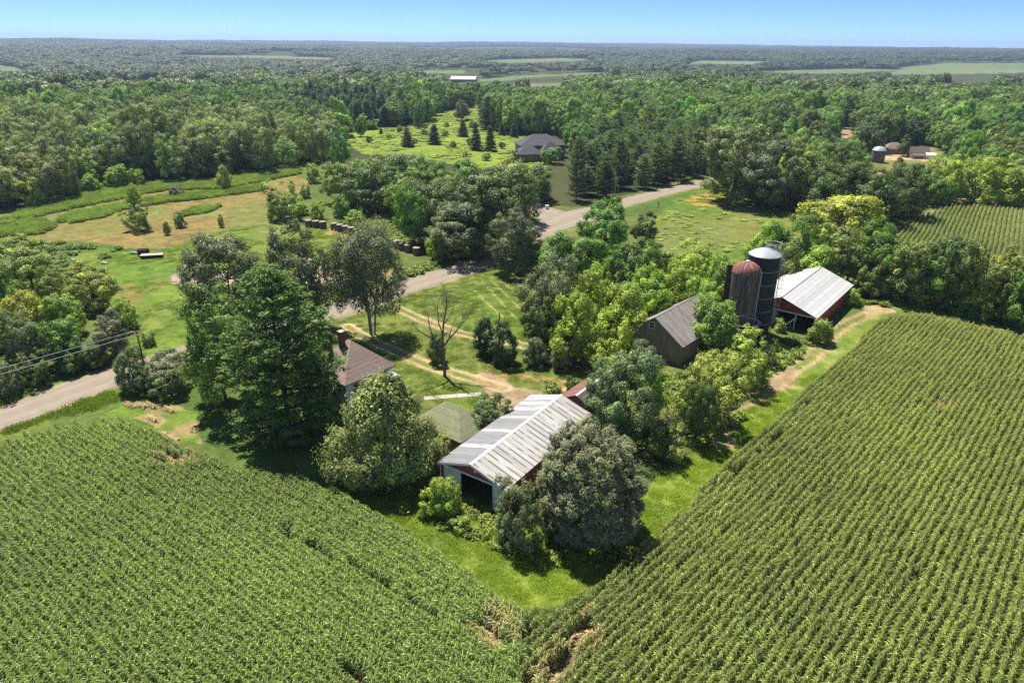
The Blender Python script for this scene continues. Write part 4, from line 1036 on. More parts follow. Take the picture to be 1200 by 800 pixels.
p5 = pbase(585, 366, 405); pole(p5, zat(p5, 366), 'dark yard post behind the pair of junipers', name='post', r0=.14)

# ---- odds and ends
M_CARG = simple_mat('dull_grey_paint', (.34, .34, .35), (.25, .25, .26), 2, .4, .4); M_TYRE = simple_mat('tyre', (.02, .02, .02), None, 3, .9, .1)
P = frame_of('parked_car', G(643, 426), -28, 'old dull grey car half hidden between bushes beside the gravel bend', 'car')
b = MB(); prof = [(-2.1, .35), (-2.15, .75), (-1.75, .92), (-.75, .98), (-.3, 1.42), (.95, 1.45), (1.6, 1.0), (2.1, .92), (2.2, .6), (2.15, .35)]
b.slab([(x, -.82, z) for x, z in prof], (0, 1.64, 0)); o = b.build('body', M_CARG, P); bv = o.modifiers.new('b', 'BEVEL'); bv.width = .08; bv.segments = 2
for s in (-1, 1): MB().slab([(-.62, s * .823, 1.0), (-.22, s * .823, 1.34), (.88, s * .823, 1.36), (1.3, s * .823, 1.02)], (0, s * .01, 0)).build('side_window', M_GLASS, P)
for x in (-1.35, 1.35):
    for s in (-1, 1):
        wl = MB().lathe([(.1, -.1), (.32, -.1), (.34, -.05), (.34, .05), (.32, .1), (.1, .1)], 18).build('wheel', M_TYRE, P, (x, s * .78, .33)); wl.rotation_euler = (R_(90), 0, 0)
P = frame_of('flat_trailer', G(178.5, 301.5), 14, 'flat trailer with a pale bed standing on the lawn', 'trailer')
MB().box(-2.4, 2.4, -1.05, 1.05, .55, .72).build('bed', M_CONC, P)
MB().box(-2.45, 2.45, -1.12, -1.055, .35, .78).box(-2.45, 2.45, 1.055, 1.12, .35, .78).build('side_rail', M_DARK, P)
MB().tube([(-2.4, 0, .5), (-3.6, 0, .45)], .06, 6).build('drawbar', M_DARK, P)
for s in (-1, 1): MB().lathe([(.1, -.1), (.33, -.1), (.36, 0), (.33, .1), (.1, .1)], 16).build('wheel', M_TYRE, P, (0.2, s * .85, .34)).rotation_euler = (R_(90), 0, 0)
P = frame_of('wooden_crate', G(168.5, 297.5), 20, 'low brown wooden crate at the meadow edge near the flat trailer', 'crate')
for z in (.0, .42, .84): MB().box(-1.2, 1.2, -.62, -.55, z, z + .34).box(-1.2, 1.2, .55, .62, z, z + .34).box(-1.2, -1.14, -.55, .55, z, z + .34).box(1.14, 1.2, -.55, .55, z, z + .34).build('slat', simple_mat('crate_wood', (.17, .09, .07), (.10, .055, .045), 3, .95, .1), P)
MB().box(-1.13, 1.13, -.54, .54, .9, .98).build('lid', M_WOODPOLE, P)
def rock(p, s, i, label):
    r = np.random.default_rng(300 + i); d = sphere_dirs(r, 1)
    m = MB(); m.lathe([(.05, -.1), (.9, 0), (1.0, .25), (.7, .5), (.05, .58)], 9)
    m.v = [(x * s * (1 + .2 * math.sin(5 * x + i)), y * s * .7 * (1 + .2 * math.cos(4 * y + i)), z * s) for x, y, z in m.v]
    tag(m.build('rock', M_CONC, None, (p[0], p[1], 0)), label, 'rock')
rock(G(157, 297.5), 1.0, 1, 'pale rock lying beside the brown crate'); rock(G(122, 309), .8, 2, 'pale flat stone in the weeds farther left of the flat trailer'); rock(G(84, 305), .7, 3, 'low stone in the weeds of the left meadow')
P = frame_of('farm_implement', G(803, 480), 30, 'small red farm implement rusting in the dead brush', 'implement')
M_IRED = simple_mat('faded_red_paint', (.30, .05, .045), (.18, .05, .04), 3, .6, .3)
MB().slab([(-1, -.6, .7), (1, -.6, .7), (1.3, -.6, 1.5), (-1.3, -.6, 1.5)], (0, 1.2, 0)).build('hopper', M_IRED, P)
MB().tube([(-1, 0, .6), (2.6, 0, .5)], .07, 6).build('drawbar', M_IRED, P)
for s in (-1, 1): MB().lathe([(.1, -.1), (.42, -.1), (.46, 0), (.42, .1), (.1, .1)], 18).build('wheel', M_TYRE, P, (0, s * .85, .44)).rotation_euler = (R_(90), 0, 0)
P = frame_of('utility_box', G(641, 245), 10, 'small white utility box at the road junction under the pines', 'box')
MB().box(-.5, .5, -.4, .4, 0, 1.1).build('case', M_TRIM, P); MB().box(-.55, .55, -.45, .45, 1.1, 1.18).build('lid', M_TRIM, P)
P = frame_of('mailbox', G(771.5, 242.5), 40, 'small dark mailbox on a post beside the road', 'mailbox')
MB().box(-.06, .06, -.06, .06, -.2, 1.05).build('post', M_WOODPOLE, P); MB().slab([(-.14, -.28, 1.05), (.14, -.28, 1.05), (.14, -.28, 1.25), (.08, -.28, 1.33), (-.08, -.28, 1.33), (-.14, -.28, 1.25)], (0, .56, 0)).build('box', M_DARK, P)

# ---- houses farther off
P = frame_of('far_house', G(607, 190.5), 12, 'large house with dark grey hip roofs in the clearing among the trees', 'house')
M_TAN = simple_mat('tan_brick', (.22, .18, .16), (.15, .12, .11), 2, .9, .1)
MB().box(0, 11, 0, 9, -.3, 3.3).build('wall', M_TAN, P); MB().box(3.5, 23, 9.01, 22, -.3, 5.6).build('wall', M_TAN, P); MB().box(11.01, 20, 3, 9, -.3, 3.4).build('wall', M_TAN, P)
hip_roof(P, 11, 9, 3.3, 6.6, .6, M_GREYSH, 'roof', 0, 0); hip_roof(P, 9, 6.6, 3.42, 7.2, .6, M_GREYSH, 'roof', 11.3, 3); hip_roof(P, 19.5, 13, 5.6, 9.6, .7, M_GREYSH, 'roof', 3.5, 9.01)
for x in (2, 5.5, 9): window(P, 'y', x, .9, 1.4, 1.5, (0, -1))
for x in (13, 17): window(P, 'y', x, .9, 1.2, 1.4, (3, -1))
for y in (11, 15, 19): window(P, 'x', y, 3.3, 1.2, 1.4, (3.5, -1))
P = frame_of('far_farmhouse', G(1037, 180.5), -8, 'beige farmhouse with a low hip roof in the yard beyond the right-hand trees', 'house')
M_ROOFB = panel_mat('tan_shingles', (.30, .25, .22), (.21, .17, .15), 'z', .2, .16, .85, (1, 1, 2), 1.5, .95, .1)
MB().box(0, 15, 0, 10, -.3, 3.6).build('wall', M_BEIGE, P); hip_roof(P, 15, 10, 3.6, 7.4, .6, M_ROOFB)
for x in (2.5, 6, 9.5, 12.5): window(P, 'y', x, 1, 1.2, 1.5, (0, -1))
P.scale = (.58, .58, .68)
P = frame_of('far_barn', G(1067, 185.5), -6, 'brown-roofed barn with a lean-to in the yard beyond the right-hand trees', 'barn')
M_ROOFBB = panel_mat('brown_sheet_roof', (.23, .17, .155), (.15, .11, .10), 'x', .8, .06, .8, (1, 1, 1), 1.5, .9, .1)
MB().box(0, 15, 0, 9, -.3, 4).build('wall', M_PLANK, P)
MB().slab([(-.4, -.4, 3.8), (15.4, -.4, 3.8), (15.4, 4.5, 8), (-.4, 4.5, 8)], (0, 0, .15)).slab([(-.4, 4.5, 8), (15.4, 4.5, 8), (15.4, 9.4, 3.8), (-.4, 9.4, 3.8)], (0, 0, .15)).build('roof', M_ROOFBB, P)
for x in (0, 14.9): MB().slab([(x, 0, 4), (x, 9, 4), (x, 4.5, 7.85)], (.1, 0, 0)).build('gable', M_PLANK, P)
MB().slab([(-.2, -4.5, 2.4), (10.5, -4.5, 2.4), (10.5, -.1, 3.6), (-.2, -.1, 3.6)], (0, 0, .15)).build('lean_to_roof', M_ROOFBB, P)
MB().box(0, 10.3, -4.3, -.01, -.3, 2.4).build('lean_to', M_PLANK, P); P.scale = (.52, .52, .6)
p = G(1027.5, 190); zt = zat(p, 171.5); r = 7.6 * depth(p, 8) / F
P = frame_of('far_silo', p, 0, 'pale grey domed silo at the edge of the right-hand farmyard', 'silo')
MB().lathe([(r, -.3), (r, zt - r * .6)], 28).build('body', simple_mat('mottled_steel', (.30, .27, .25), (.10, .08, .075), 1.2, .8, .2), P, smooth=True); MB().lathe([(r * 1.03, zt - r * .6), (r * .75, zt - r * .2), (r * .3, zt - .1), (.05, zt)], 28).build('dome', M_SILOTOP, P, smooth=True)
P = frame_of('white_shed', G(1085, 186.5), -6, 'low white-roofed shed at the right end of the far farmyard', 'shed')
MB().box(0, 7, 0, 5, -.3, 2.4).build('wall', M_TRIM, P); gb = MB().slab([(-.3, -.3, 2.3), (7.3, -.3, 2.3), (7.3, 2.5, 3.7), (-.3, 2.5, 3.7)], (0, 0, .12)).slab([(-.3, 2.5, 3.7), (7.3, 2.5, 3.7), (7.3, 5.3, 2.3), (-.3, 5.3, 2.3)], (0, 0, .12)); gb.build('roof', M_TRIM, P); P.scale = (.6, .6, .7)
def longbarn(px, py, wpx, label, dep=16, hh=5, ang=0, mat=None, name='metal_building', cat='building'):
    p = G(px, py); z = float(terrain(*p)); w_ = wpx * depth(p) / F
    P = frame_of(name, p, ang, label, cat, z=z)
    MB().box(0, w_, 0, dep, -3, hh).build('wall', M_BEIGE, P)
    MB().slab([(-.5, -.5, hh), (w_ + .5, -.5, hh), (w_ + .5, dep / 2, hh + 3), (-.5, dep / 2, hh + 3)], (0, 0, .2)).slab([(-.5, dep / 2, hh + 3), (w_ + .5, dep / 2, hh + 3), (w_ + .5, dep + .5, hh), (-.5, dep + .5, hh)], (0, 0, .2)).build('roof', mat or M_TRIM, P)
longbarn(528, 94.5, 29, 'long building with a bright white roof among distant trees', 40, 7)
longbarn(1122, 97.0, 36, 'long low white-roofed building at the valley edge on the right', 26, 5)
longbarn(1180, 94, 8, 'small white-roofed building far off near the right edge', 14, 5)
longbarn(466, 67.0, 9, 'tiny pale building on the distant hillside', 30, 7)
longbarn(706, 70.3, 9, 'tiny white building below the far ridge', 30, 7)
longbarn(1002, 82.0, 12, 'pale farm building by the distant fields', 20, 5)
p = G(440, 147); P = frame_of('pale_silo', p, 0, 'small pale domed silo at the near edge of the bright clearing', 'silo'); zt = zat(p, 133.5)
MB().lathe([(1.9, -.3), (1.9, zt - 1.3)], 20).build('body', M_GALV, P, smooth=True); MB().lathe([(1.95, zt - 1.3), (1.4, zt - .4), (.05, zt)], 20).build('dome', M_SILOTOP, P, smooth=True)
# ================================================================ TREES ONE BY ONE
def T(*a, **k): return ptree(*a, **k)
# around the pole barn and the house
T('dome', 694, 503, 622, 124, (0.134, 0.150, 0.092), 'big dense grey-green dome-shaped tree in front of the pole barn, touching the corn')
T('elder', 607, 566, 640, 66, (0.100, 0.133, 0.060), 'dark bushy small tree at the left foot of the dome-shaped tree')
T('elder', 517, 560, 601, 48, (0.153, 0.219, 0.035), 'bright green bush beside the open door of the pole barn', cat='shrub', name='shrub')
T('shrub', 540, 606, 621, 26, (0.120, 0.180, 0.035), 'low weedy shrub on the lime-green grass before the pole barn door', cat='shrub', name='shrub')
T('cedar', 443, 441, 555, 140, (0.132, 0.165, 0.056), 'broad olive arborvitae-like tree between the farmhouse and the left corn')
T('maple', 573, 467, 510, 54, (0.069, 0.109, 0.037), 'dark bush leaning on the roof edge between garage and pole barn')
T('pine', 311, 312, 508, 142, (0.078, 0.140, 0.036), 'very tall white pine with layered limbs, tallest tree beside the farmhouse')
T('maple', 238, 328, 470, 96, (0.096, 0.153, 0.035), 'tall green maple at the left side of the white pine')
T('oak', 258, 277, 392, 100, (0.093, 0.117, 0.059), 'dark mottled oak behind the maple, left of two beyond the white pine')
T('oak', 338, 264, 388, 100, (0.088, 0.114, 0.059), 'dark oak behind the white pine, right of two, next to the road')
T('maple', 364, 362, 488, 40, (0.053, 0.096, 0.035), 'shadowy tree between the white pine and the farmhouse roof')
# the roadside thicket at the left
for a in [('elder', 150, 409, 456, 45, T_GRY, 'grey-green bushy tree around the utility pole by the road'), ('maple', 192, 417, 458, 57, T_GRY, 'grey-green rounded tree right of the utility pole, in front of the lawn'),
          ('oak', 14, 366, 436, 53, T_GRY, 'grey-leaved tree at the left end of the roadside thicket'), ('maple', 62, 374, 428, 53, T_MID, 'green tree in the middle of the roadside thicket'),
          ('elder', 100, 388, 426, 40, T_GRY, 'grey bush under the wires in the roadside thicket'), ('maple', 124, 366, 416, 41, (0.106, 0.114, 0.093), 'blue-grey leaved tree at the right end of the roadside thicket'),
          ('elder', 76, 402, 436, 36, T_MID, 'green bush at the road edge under the two wires'), ('elder', 32, 412, 450, 38, T_DK, 'dark bush at the road edge near the left end of the thicket'),
          ('elder', 0, 422, 461, 40, T_GRY, 'grey bush at the road edge at the very left'), ('elder', 20, 343, 398, 57, (0.213, 0.233, 0.040), 'yellowish bushy tree behind the roadside thicket'),
          ('maple', 101, 312, 362, 60, (0.160, 0.193, 0.045), 'rounded olive-yellow tree standing out at the back of the thicket'), ('elder', 140, 350, 384, 38, T_LIM, 'lime-green bush at the lawn edge of the thicket'),
          ('elder', 64, 345, 392, 53, T_LIM, 'lime-green bushy tree between the yellowish and the olive-yellow tree'), ('maple', 22, 282, 340, 72, (0.13, 0.185, 0.040), 'large yellow-green tree behind the thicket, nearest the tall grass strips'),
          ('elder', 52, 313, 358, 43, T_OLV, 'olive bush right behind the large yellow-green tree'), ('elder', -24, 308, 372, 60, T_MID, 'green bushy tree cut by the left picture edge'),
          ('elder', 172, 388, 404, 17, T_MID, 'small shrub on the lawn beside the utility pole'), ('oak', -45, 369, 445, 65, T_DK, 'dark tree of the thicket beyond the left picture edge'), ('elder', 108, 405, 430, 28, T_DK, 'dark low bush by the road below the blue-grey tree')]:
    T(*a)
# along the road and the lawn
T('willow', 425, 264, 392, 92, (0.098, 0.120, 0.067), 'thin-leaved tree with bare pale limbs showing, between road and farmhouse')
T('dead', 516, 322, 441, 92, (1, 1, 1), 'leafless dead tree with forked bare limbs on the lawn by the track')
T('elder', 511, 392, 425, 24, T_DK, 'dark vine-covered clump around the foot of the dead tree', cat='shrub', name='shrub')
T('juniper', 568, 371, 416, 28, T_SPR, 'slim dark juniper, left and smaller of the pair on the lawn'); T('juniper', 589, 375, 426, 36, (0.056, 0.096, 0.048), 'thick dark juniper, right and larger of the pair on the lawn')
T('elder', 627, 396, 427, 32, T_GRY, 'grey-green bush left of the old grey car'); T('elder', 660, 400, 432, 32, (0.126, 0.146, 0.073), 'pale grey-green bush right of the old grey car')
T('shrub', 674, 443, 463, 26, T_DK, 'dark low bush in front of the red-roofed shed', cat='shrub', name='shrub')
T('shrub', 646, 448, 464, 30, T_OLV, 'olive weedy bush left of the red-roofed shed', cat='shrub', name='shrub')
for a in [('oak', 650, 299, 396, 88, (0.106, 0.130, 0.069), 'large grey-olive tree at the edge of the striped lawn'), ('maple', 632, 348, 416, 48, T_DK, 'dark tree under the grey-olive tree, at the lawn corner'),
          ('elder', 672, 344, 424, 66, T_YEL, 'yellow-green bushy tree above the old grey car'), ('elder', 714, 370, 434, 62, (0.180, 0.239, 0.035), 'yellow-green round bush at the left corner of the wooden barn'),
          ('elder', 700, 312, 390, 66, T_YEL, 'yellow-green tree between the grey-olive tree and the wooden barn'), ('elder', 732, 334, 402, 66, T_YEL, 'yellow-green tree directly behind the wooden barn wall'),
          ('maple', 765, 318, 384, 60, T_LIM, 'lime-green tree behind the ridge of the wooden barn'), ('elder', 796, 308, 372, 62, T_YEL, 'yellow-green tree beyond the wooden barn roof'),
          ('maple', 744, 282, 350, 64, T_MID, 'dark green tree beyond the yellow-green ones, in the middle of the farm grove'), ('maple', 712, 238, 302, 64, T_BRT, 'vivid green round tree in front of the road junction'),
          ('maple', 757, 249, 286, 36, T_DK, 'small dark round tree right of the vivid green one'), ('elder', 655, 272, 330, 62, (0.080, 0.160, 0.040), 'leafy green tree near the road right of the grey roadside oak'),
          ('maple', 690, 276, 338, 62, T_MID, 'green tree just below the vivid green round tree'), ('elder', 815, 282, 342, 66, T_YEL, 'yellow-green bushy tree at the lower edge of the right meadow'),
          ('elder', 850, 300, 362, 56, T_LIM, 'lime-green bush left of the rusted-dome silo'), ('maple', 776, 288, 340, 50, T_OLV, 'olive tree at the near corner of the right meadow'),
          ('elder', 822, 326, 384, 60, T_LIM, 'lime-green tree between wooden barn and silos'), ('elder', 840, 346, 406, 70, (0.115, 0.185, 0.034), 'bright green tree at the right end of the wooden barn roof'),
          ('elder', 870, 388, 450, 72, (0.160, 0.219, 0.037), 'yellow-green tree in front of the roofless silo'), ('elder', 836, 418, 494, 84, (0.173, 0.210, 0.048), 'olive-yellow tree in front of the wooden barn, nearest the field lane'),
          ('maple', 824, 446, 516, 46, T_DK, 'dark green bush tucked below the olive-yellow tree'), ('elder', 902, 396, 428, 26, T_DK, 'small dark bush at the foot of the navy silo'),
          ('oak', 736, 412, 512, 96, (0.090, 0.138, 0.056), 'large grey-green tree at the right end of the pole barn'), ('elder', 766, 428, 492, 36, T_LIM, 'lime-green young tree right of the large grey-green tree'),
          ('elder', 782, 496, 534, 56, T_OLV, 'olive bush at the lime-green grass below the dead brush'), ('elder', 700, 452, 500, 40, T_DK, 'dark bush between the red-roofed shed and the large grey-green tree'),
          ('elder', 755, 400, 445, 50, T_GRY, 'grey-green bush before the plank gable of the wooden barn'),
          ('elder', 888, 330, 372, 40, T_LIM, 'lime-green bush squeezed behind the silos')]:
    T(*a)
T('brush', 772, 462, 520, 46, (1, 1, 1), 'pale leafless brush beside the large grey-green tree', cat='shrub', name='dead_brush'); T('brush', 792, 482, 524, 44, (1, 1, 1), 'pale leafless brush below the red implement', cat='shrub', name='dead_brush')
T('shrub', 965, 373, 401, 32, (0.133, 0.186, 0.045), 'leafy shrub at the front corner of the red barn', cat='shrub', name='shrub'); T('shrub', 1000, 338, 356, 24, T_LIM, 'lime-green shrub behind the red barn by the lane', cat='shrub', name='shrub')
T('shrub', 915, 374, 388, 16, (0.186, 0.239, 0.067), 'pale feathery weed clump between navy silo and red barn', cat='shrub', name='shrub')
# the tree belt between the two corn fields
BELT = [('maple', 988, 225, 292, 100, (0.185, 0.215, 0.034), 'broad golden-yellow tree, highest in the belt beyond the red barn'), ('elder', 940, 252, 322, 62, T_MID, 'green tree in the belt left of the golden-yellow tree'),
        ('elder', 905, 258, 318, 52, T_LIM, 'lime-green bush at the meadow end of the belt'), ('elder', 893, 282, 335, 46, T_MID, 'green bush behind the navy silo'),
        ('maple', 1006, 266, 332, 74, T_OLV, 'olive tree below the golden-yellow tree'), ('elder', 962, 288, 334, 56, T_LIM, 'lime-green bush behind the roof of the red barn'),
        ('maple', 1040, 262, 342, 64, T_MID, 'green tree right of the golden-yellow tree'), ('elder', 1028, 296, 346, 54, T_OLV, 'olive bush at the end of the field lane'),
        ('maple', 1074, 282, 350, 62, T_OLV, 'olive tree in the middle of the belt above the right corn'), ('elder', 1056, 300, 350, 44, T_DK, 'dark bush in the belt, above the turn of the lane'),
        ('maple', 1106, 286, 356, 60, T_MID, 'green tree in the belt where the far corn shows behind'), ('maple', 1136, 278, 362, 62, T_DK, 'dark green tall tree in the right half of the belt'),
        ('elder', 1168, 288, 368, 60, (0.200, 0.219, 0.040), 'yellowish tree near the right end of the belt'), ('maple', 1200, 284, 376, 62, T_OLV, 'olive tree of the belt at the right picture edge'),
        ('elder', 1092, 318, 357, 44, T_OLV, 'low olive bush on the corn side of the belt'), ('elder', 1152, 322, 369, 46, T_MID, 'low green bush on the corn side of the belt, right part'),
        ('elder', 1124, 316, 362, 40, T_DK, 'low dark bush at the foot of the dark green tall tree'), ('elder', 1186, 326, 378, 44, T_DK, 'low dark bush at the right end of the belt'),
        ('maple', 1240, 292, 388, 70, T_MID, 'green tree of the belt past the right picture edge'), ('maple', 1290, 300, 400, 70, T_OLV, 'olive tree of the belt past the right picture edge'), ('elder', 925, 285, 335, 44, T_OLV, 'olive bush between the navy silo and the belt')]
for a in BELT: T(*a)
# wood edge beyond the right meadow and the far corn
for a in [('oak', 1022, 198, 262, 88, T_DK, 'dark spreading oak overhanging the corner of the far corn'), ('oak', 1064, 190, 254, 72, T_DK, 'dark oak right of the spreading oak, over the bare strip'),
          ('oak', 985, 188, 256, 66, T_DK, 'dark oak at the right end of the meadow'), ('maple', 952, 168, 246, 64, T_OLV, 'olive tree on the far edge of the right meadow'),
          ('oak', 905, 166, 244, 76, (0.093, 0.120, 0.067), 'grey-green oak on the far edge of the right meadow'), ('oak', 868, 148, 236, 84, (0.113, 0.144, 0.053), 'large pale olive oak at the bend of the road'),
          ('elder', 1118, 181, 236, 62, T_YEL, 'yellow-green tree behind the bare strip, left of three'), ('elder', 1158, 184, 238, 64, T_YEL, 'yellow-green tree behind the bare strip, middle of three'),
          ('elder', 1197, 196, 241, 54, T_YEL, 'yellow-green tree behind the bare strip, right of three'), ('maple', 1188, 174, 226, 60, T_MID, 'green tree behind the yellow-green three')]:
    T(*a)
# oaks between the bales and the road
for a in [('oak', 536, 236, 302, 82, (0.082, 0.109, 0.053), 'grey-green oak on the road verge, front of the oak grove'), ('oak', 506, 214, 284, 76, T_DK, 'dark oak near the end of the bale row'),
          ('maple', 471, 207, 262, 46, (0.146, 0.200, 0.040), 'yellow-green tree at the left side of the oak grove'), ('oak', 442, 184, 250, 78, T_DK, 'dark rounded oak at the left corner of the oak grove'),
          ('oak', 580, 200, 292, 96, T_DK, 'dark oak in the middle of the grove beside the road'), ('oak', 610, 246, 322, 80, (0.088, 0.109, 0.061), 'grey-leaved oak standing on the lawn side of the road'),
          ('oak', 620, 192, 234, 66, T_DK, 'dark oak at the road junction end of the grove'), ('oak', 592, 188, 258, 76, T_OLV, 'olive-topped oak in the grove behind the junction'),
          ('oak', 540, 188, 258, 86, T_MID, 'green oak in the back of the grove'), ('oak', 488, 180, 240, 76, T_MID, 'green oak at the back left of the grove'), ('elder', 512, 268, 304, 30, T_YEL, 'yellow-green bush low in the oak grove near the road'),
          ('elder', 556, 238, 290, 30, T_YEL, 'yellow-green spray between the oaks of the grove')]:
    T(*a)
# meadow on the left
for a in [('elder', 31, 211, 243, 32, (0.200, 0.253, 0.047), 'bright yellow-green small tree at the left end of the grass strips'), ('elder', 103, 204, 225, 24, T_LIM, 'small lime-green tree before the wood, left of three'),
          ('maple', 133, 194, 220, 26, T_LIM, 'small lime-green tree before the wood, middle and tallest of three'), ('elder', 157, 198, 218, 20, T_LIM, 'small lime-green tree before the wood, right of three'),
          ('elder', 154, 216, 246, 20, T_YEL, 'upper of two small trees in line on the hay meadow'), ('elder', 156, 236, 270, 32, (0.133, 0.180, 0.048), 'lower and fuller of two small trees in line on the hay meadow'),
          ('elder', 208, 248, 266, 17, T_MID, 'small dark green bush alone on the hay meadow'), ('elder', 193.5, 260, 275, 9, T_OLV, 'thin sapling on the mown hay, left of the flat trailer path'),
          ('elder', 205, 217, 230, 17, (0.106, 0.113, 0.106), 'grey bush on the grass strip'), ('elder', 257, 251, 266, 9, T_OLV, 'thin sapling near the small oval of long grass'),
          ('elder', 259, 194, 222, 20, (0.186, 0.226, 0.053), 'slender yellow-green tree on the upper grass strip'), ('elder', 327, 211, 257, 46, (0.146, 0.219, 0.040), 'dense rounded bright green tree on the hay meadow above the lone bale'),
          ('elder', 370, 235, 256, 20, T_LIM, 'small slender tree behind the three bales'), ('elder', 352, 238, 252, 18, T_LIM, 'low lime-green bush right of the dense rounded tree'),
          ('elder', 356, 216, 232, 14, T_GRY, 'small grey bush at the corner of the hay meadow'), ('elder', 365, 192, 214, 22, T_LIM, 'small lime-green tree at the wood corner'),
          ('maple', 395, 190, 238, 40, (0.126, 0.186, 0.040), 'light green tree at the head of the bale row'), ('elder', 412, 210, 252, 44, T_MID, 'green tree beside the bale row'),
          ('elder', 398, 228, 254, 28, T_LIM, 'lime-green bush just above the bale row'), ('elder', 416, 246, 262, 24, T_LIM, 'low lime-green bush touching the bale row')]:
    T(*a)
# scattered conifers of the bright clearing
for a in [('spruce', 508, 145, 169, 18, T_SPR, 'dark spruce in the middle of the bright clearing'), ('spruce', 476, 149, 172, 18, (0.073, 0.100, 0.060), 'grey spruce at the near edge of the bright clearing'), ('maple', 489, 122, 150, 15, T_MID, 'narrow green tree on the far side of the bright clearing'),
          ('spruce', 542, 140, 160, 15, T_SPR, 'dark spruce below the round tree of the clearing'), ('maple', 540, 117, 141, 24, T_DK, 'dark round tree at the back of the bright clearing'), ('spruce', 557, 143, 176, 17, T_SPR, 'tall dark spruce, left of the pair by the big grey-roofed house'),
          ('spruce', 574, 147, 177, 17, T_SPR, 'tall dark spruce, right of the pair by the big grey-roofed house'), ('spruce', 588, 144, 159, 11, T_SPR, 'small spruce behind the tall pair'), ('spruce', 602, 144, 161, 12, T_SPR, 'small spruce left of the grey-roofed house'),
          ('pine', 572, 113, 152, 30, T_SPR, 'large dark conifer at the back right of the clearing'), ('spruce', 446, 150, 157, 6, T_SPR, 'tiny spruce at the left of the bright clearing'), ('maple', 421, 138, 160, 14, T_MID, 'green tree at the left end of the bright clearing'),
          ('maple', 646, 172, 192, 26, T_MID, 'rounded green tree in front of the grey-roofed house'), ('elder', 604, 176, 196, 12, T_SPR, 'small dark bush at the left wall of the grey-roofed house'),
          ('oak', 1021, 147, 178, 24, T_DK, 'dark round tree left of the beige farmhouse roof'), ('maple', 1031, 151, 180, 20, T_DK, 'dark round tree touching the beige farmhouse roof'), ('maple', 1064, 158, 183, 17, T_DK, 'dark round tree between the farmhouse and the brown-roofed barn'),
          ('elder', 1055, 184, 197, 12, (0.133, 0.106, 0.067), 'small brownish bush in the far farmyard')]:
    T(*a)
for i, (x, y, h_, wd_) in enumerate(((432, 166, 9, 9), (455, 161, 7, 8), (468, 153, 8, 9), (497, 157, 8, 9), (521, 158, 9, 10), (531, 171, 8, 9), (550, 168, 9, 9), (523, 147, 7, 9), (553, 148, 8, 8), (588, 172, 8, 9), (612, 168, 7, 9), (486, 166, 6, 8), (570, 186, 8, 12), (545, 182, 7, 10))):
    T('elder' if i % 3 else 'maple', x, y - h_ + 2, y + 2, wd_, (T_MID, T_LIM, T_OLV)[i % 3], 'small green bush dotted over the bright clearing', group='small bushes dotted over the bright clearing', cat='shrub', name='shrub')
NAMED = len(TREES)

# ================================================================ WOODS
VIS = [MEADOW, [(1018, 192), (1019, 170), (1040, 164), (1096, 168), (1112, 184), (1105, 194), (1060, 205), (1030, 206)], FROAD, [(592, 150), (660, 150), (660, 196), (592, 196)], [(522, 85), (562, 85), (562, 97), (522, 97)], [(1112, 88), (1165, 88), (1165, 97), (1112, 97)]] + FARF
POLY_W = [MEADOW, YARD, FROAD, [(596, 168), (664, 168), (660, 196), (596, 196)]] + FARF
def cand(step, r0, r1, seed):
    n = int(r1 * 1.9 / step); g = np.arange(-n, n) * step
    X, Y = np.meshgrid(g, np.arange(0, int(r1 / step)) * step); X = X.ravel(); Y = Y.ravel()
    r = np.random.default_rng(seed)
    X = X + r.uniform(-.42, .42, len(X)) * step; Y = Y + r.uniform(-.42, .42, len(Y)) * step
    R = np.hypot(X, Y); m = (R >= r0) & (R < r1) & (np.abs(X) < 0.98 * Y + 60)
    return X[m], Y[m], r
def clearing(X, Y, H, Wd):
    Z = terrain(X, Y); px, py, w = proj(X, Y, Z); bad = inpoly(px, py, FARM)
    for P in POLY_W: bad |= inpoly(px, py, P)
    for f in (0.3, 0.5, 0.65, 0.8, 0.97):
        px, py, w = proj(X, Y, Z + H * f)
        for P in VIS:
            for dx in (-.5, 0, .5): bad |= inpoly(px + dx * Wd * F / w * (1.1 - f), py, P)
    return bad
pts = []
for step, r0, r1, seed in ((7.6, 90, 620, 1), (10, 620, 1500, 2), (15, 1500, 3300, 3)):
    X, Y, r = cand(step, r0, r1, seed); n = len(X); H = 14 * np.exp(r.normal(0, .16, n)) * (1 + 0.35 * (fnoise(X, Y, 90, 31) - .5)); Wd = step * 1.55 * np.exp(r.normal(0, .13, n))
    bad = clearing(X, Y, H, Wd)
    for line in (ROAD, ROAD2): bad |= polydist(X, Y, line[::3])[0] < 8
    if r0 >= 620:
        gaps = fnoise(X, Y * 2.2, 420, 41, 3); bad |= gaps > (0.66 if r1 < 1600 else 0.60)
    k = ~bad; pts.append(np.stack([X, Y, terrain(X, Y), H, Wd, np.full(n, r0)], 1)[k])
FP = np.concatenate(pts)
# keep clear of the trees placed one by one
TP = np.array([[o.location.x, o.location.y] for o in TREES]); near = np.where(np.hypot(FP[:, 0], FP[:, 1]) < 430)[0]
dmin = np.array([np.min(np.hypot(TP[:, 0] - FP[i, 0], TP[:, 1] - FP[i, 1])) for i in near]); FP = np.delete(FP, near[dmin < 4.6], 0)
fx, fy, fw = proj(FP[:, 0], FP[:, 1], FP[:, 2]); n = len(FP); R = np.hypot(FP[:, 0], FP[:, 1]); r = np.random.default_rng(77)
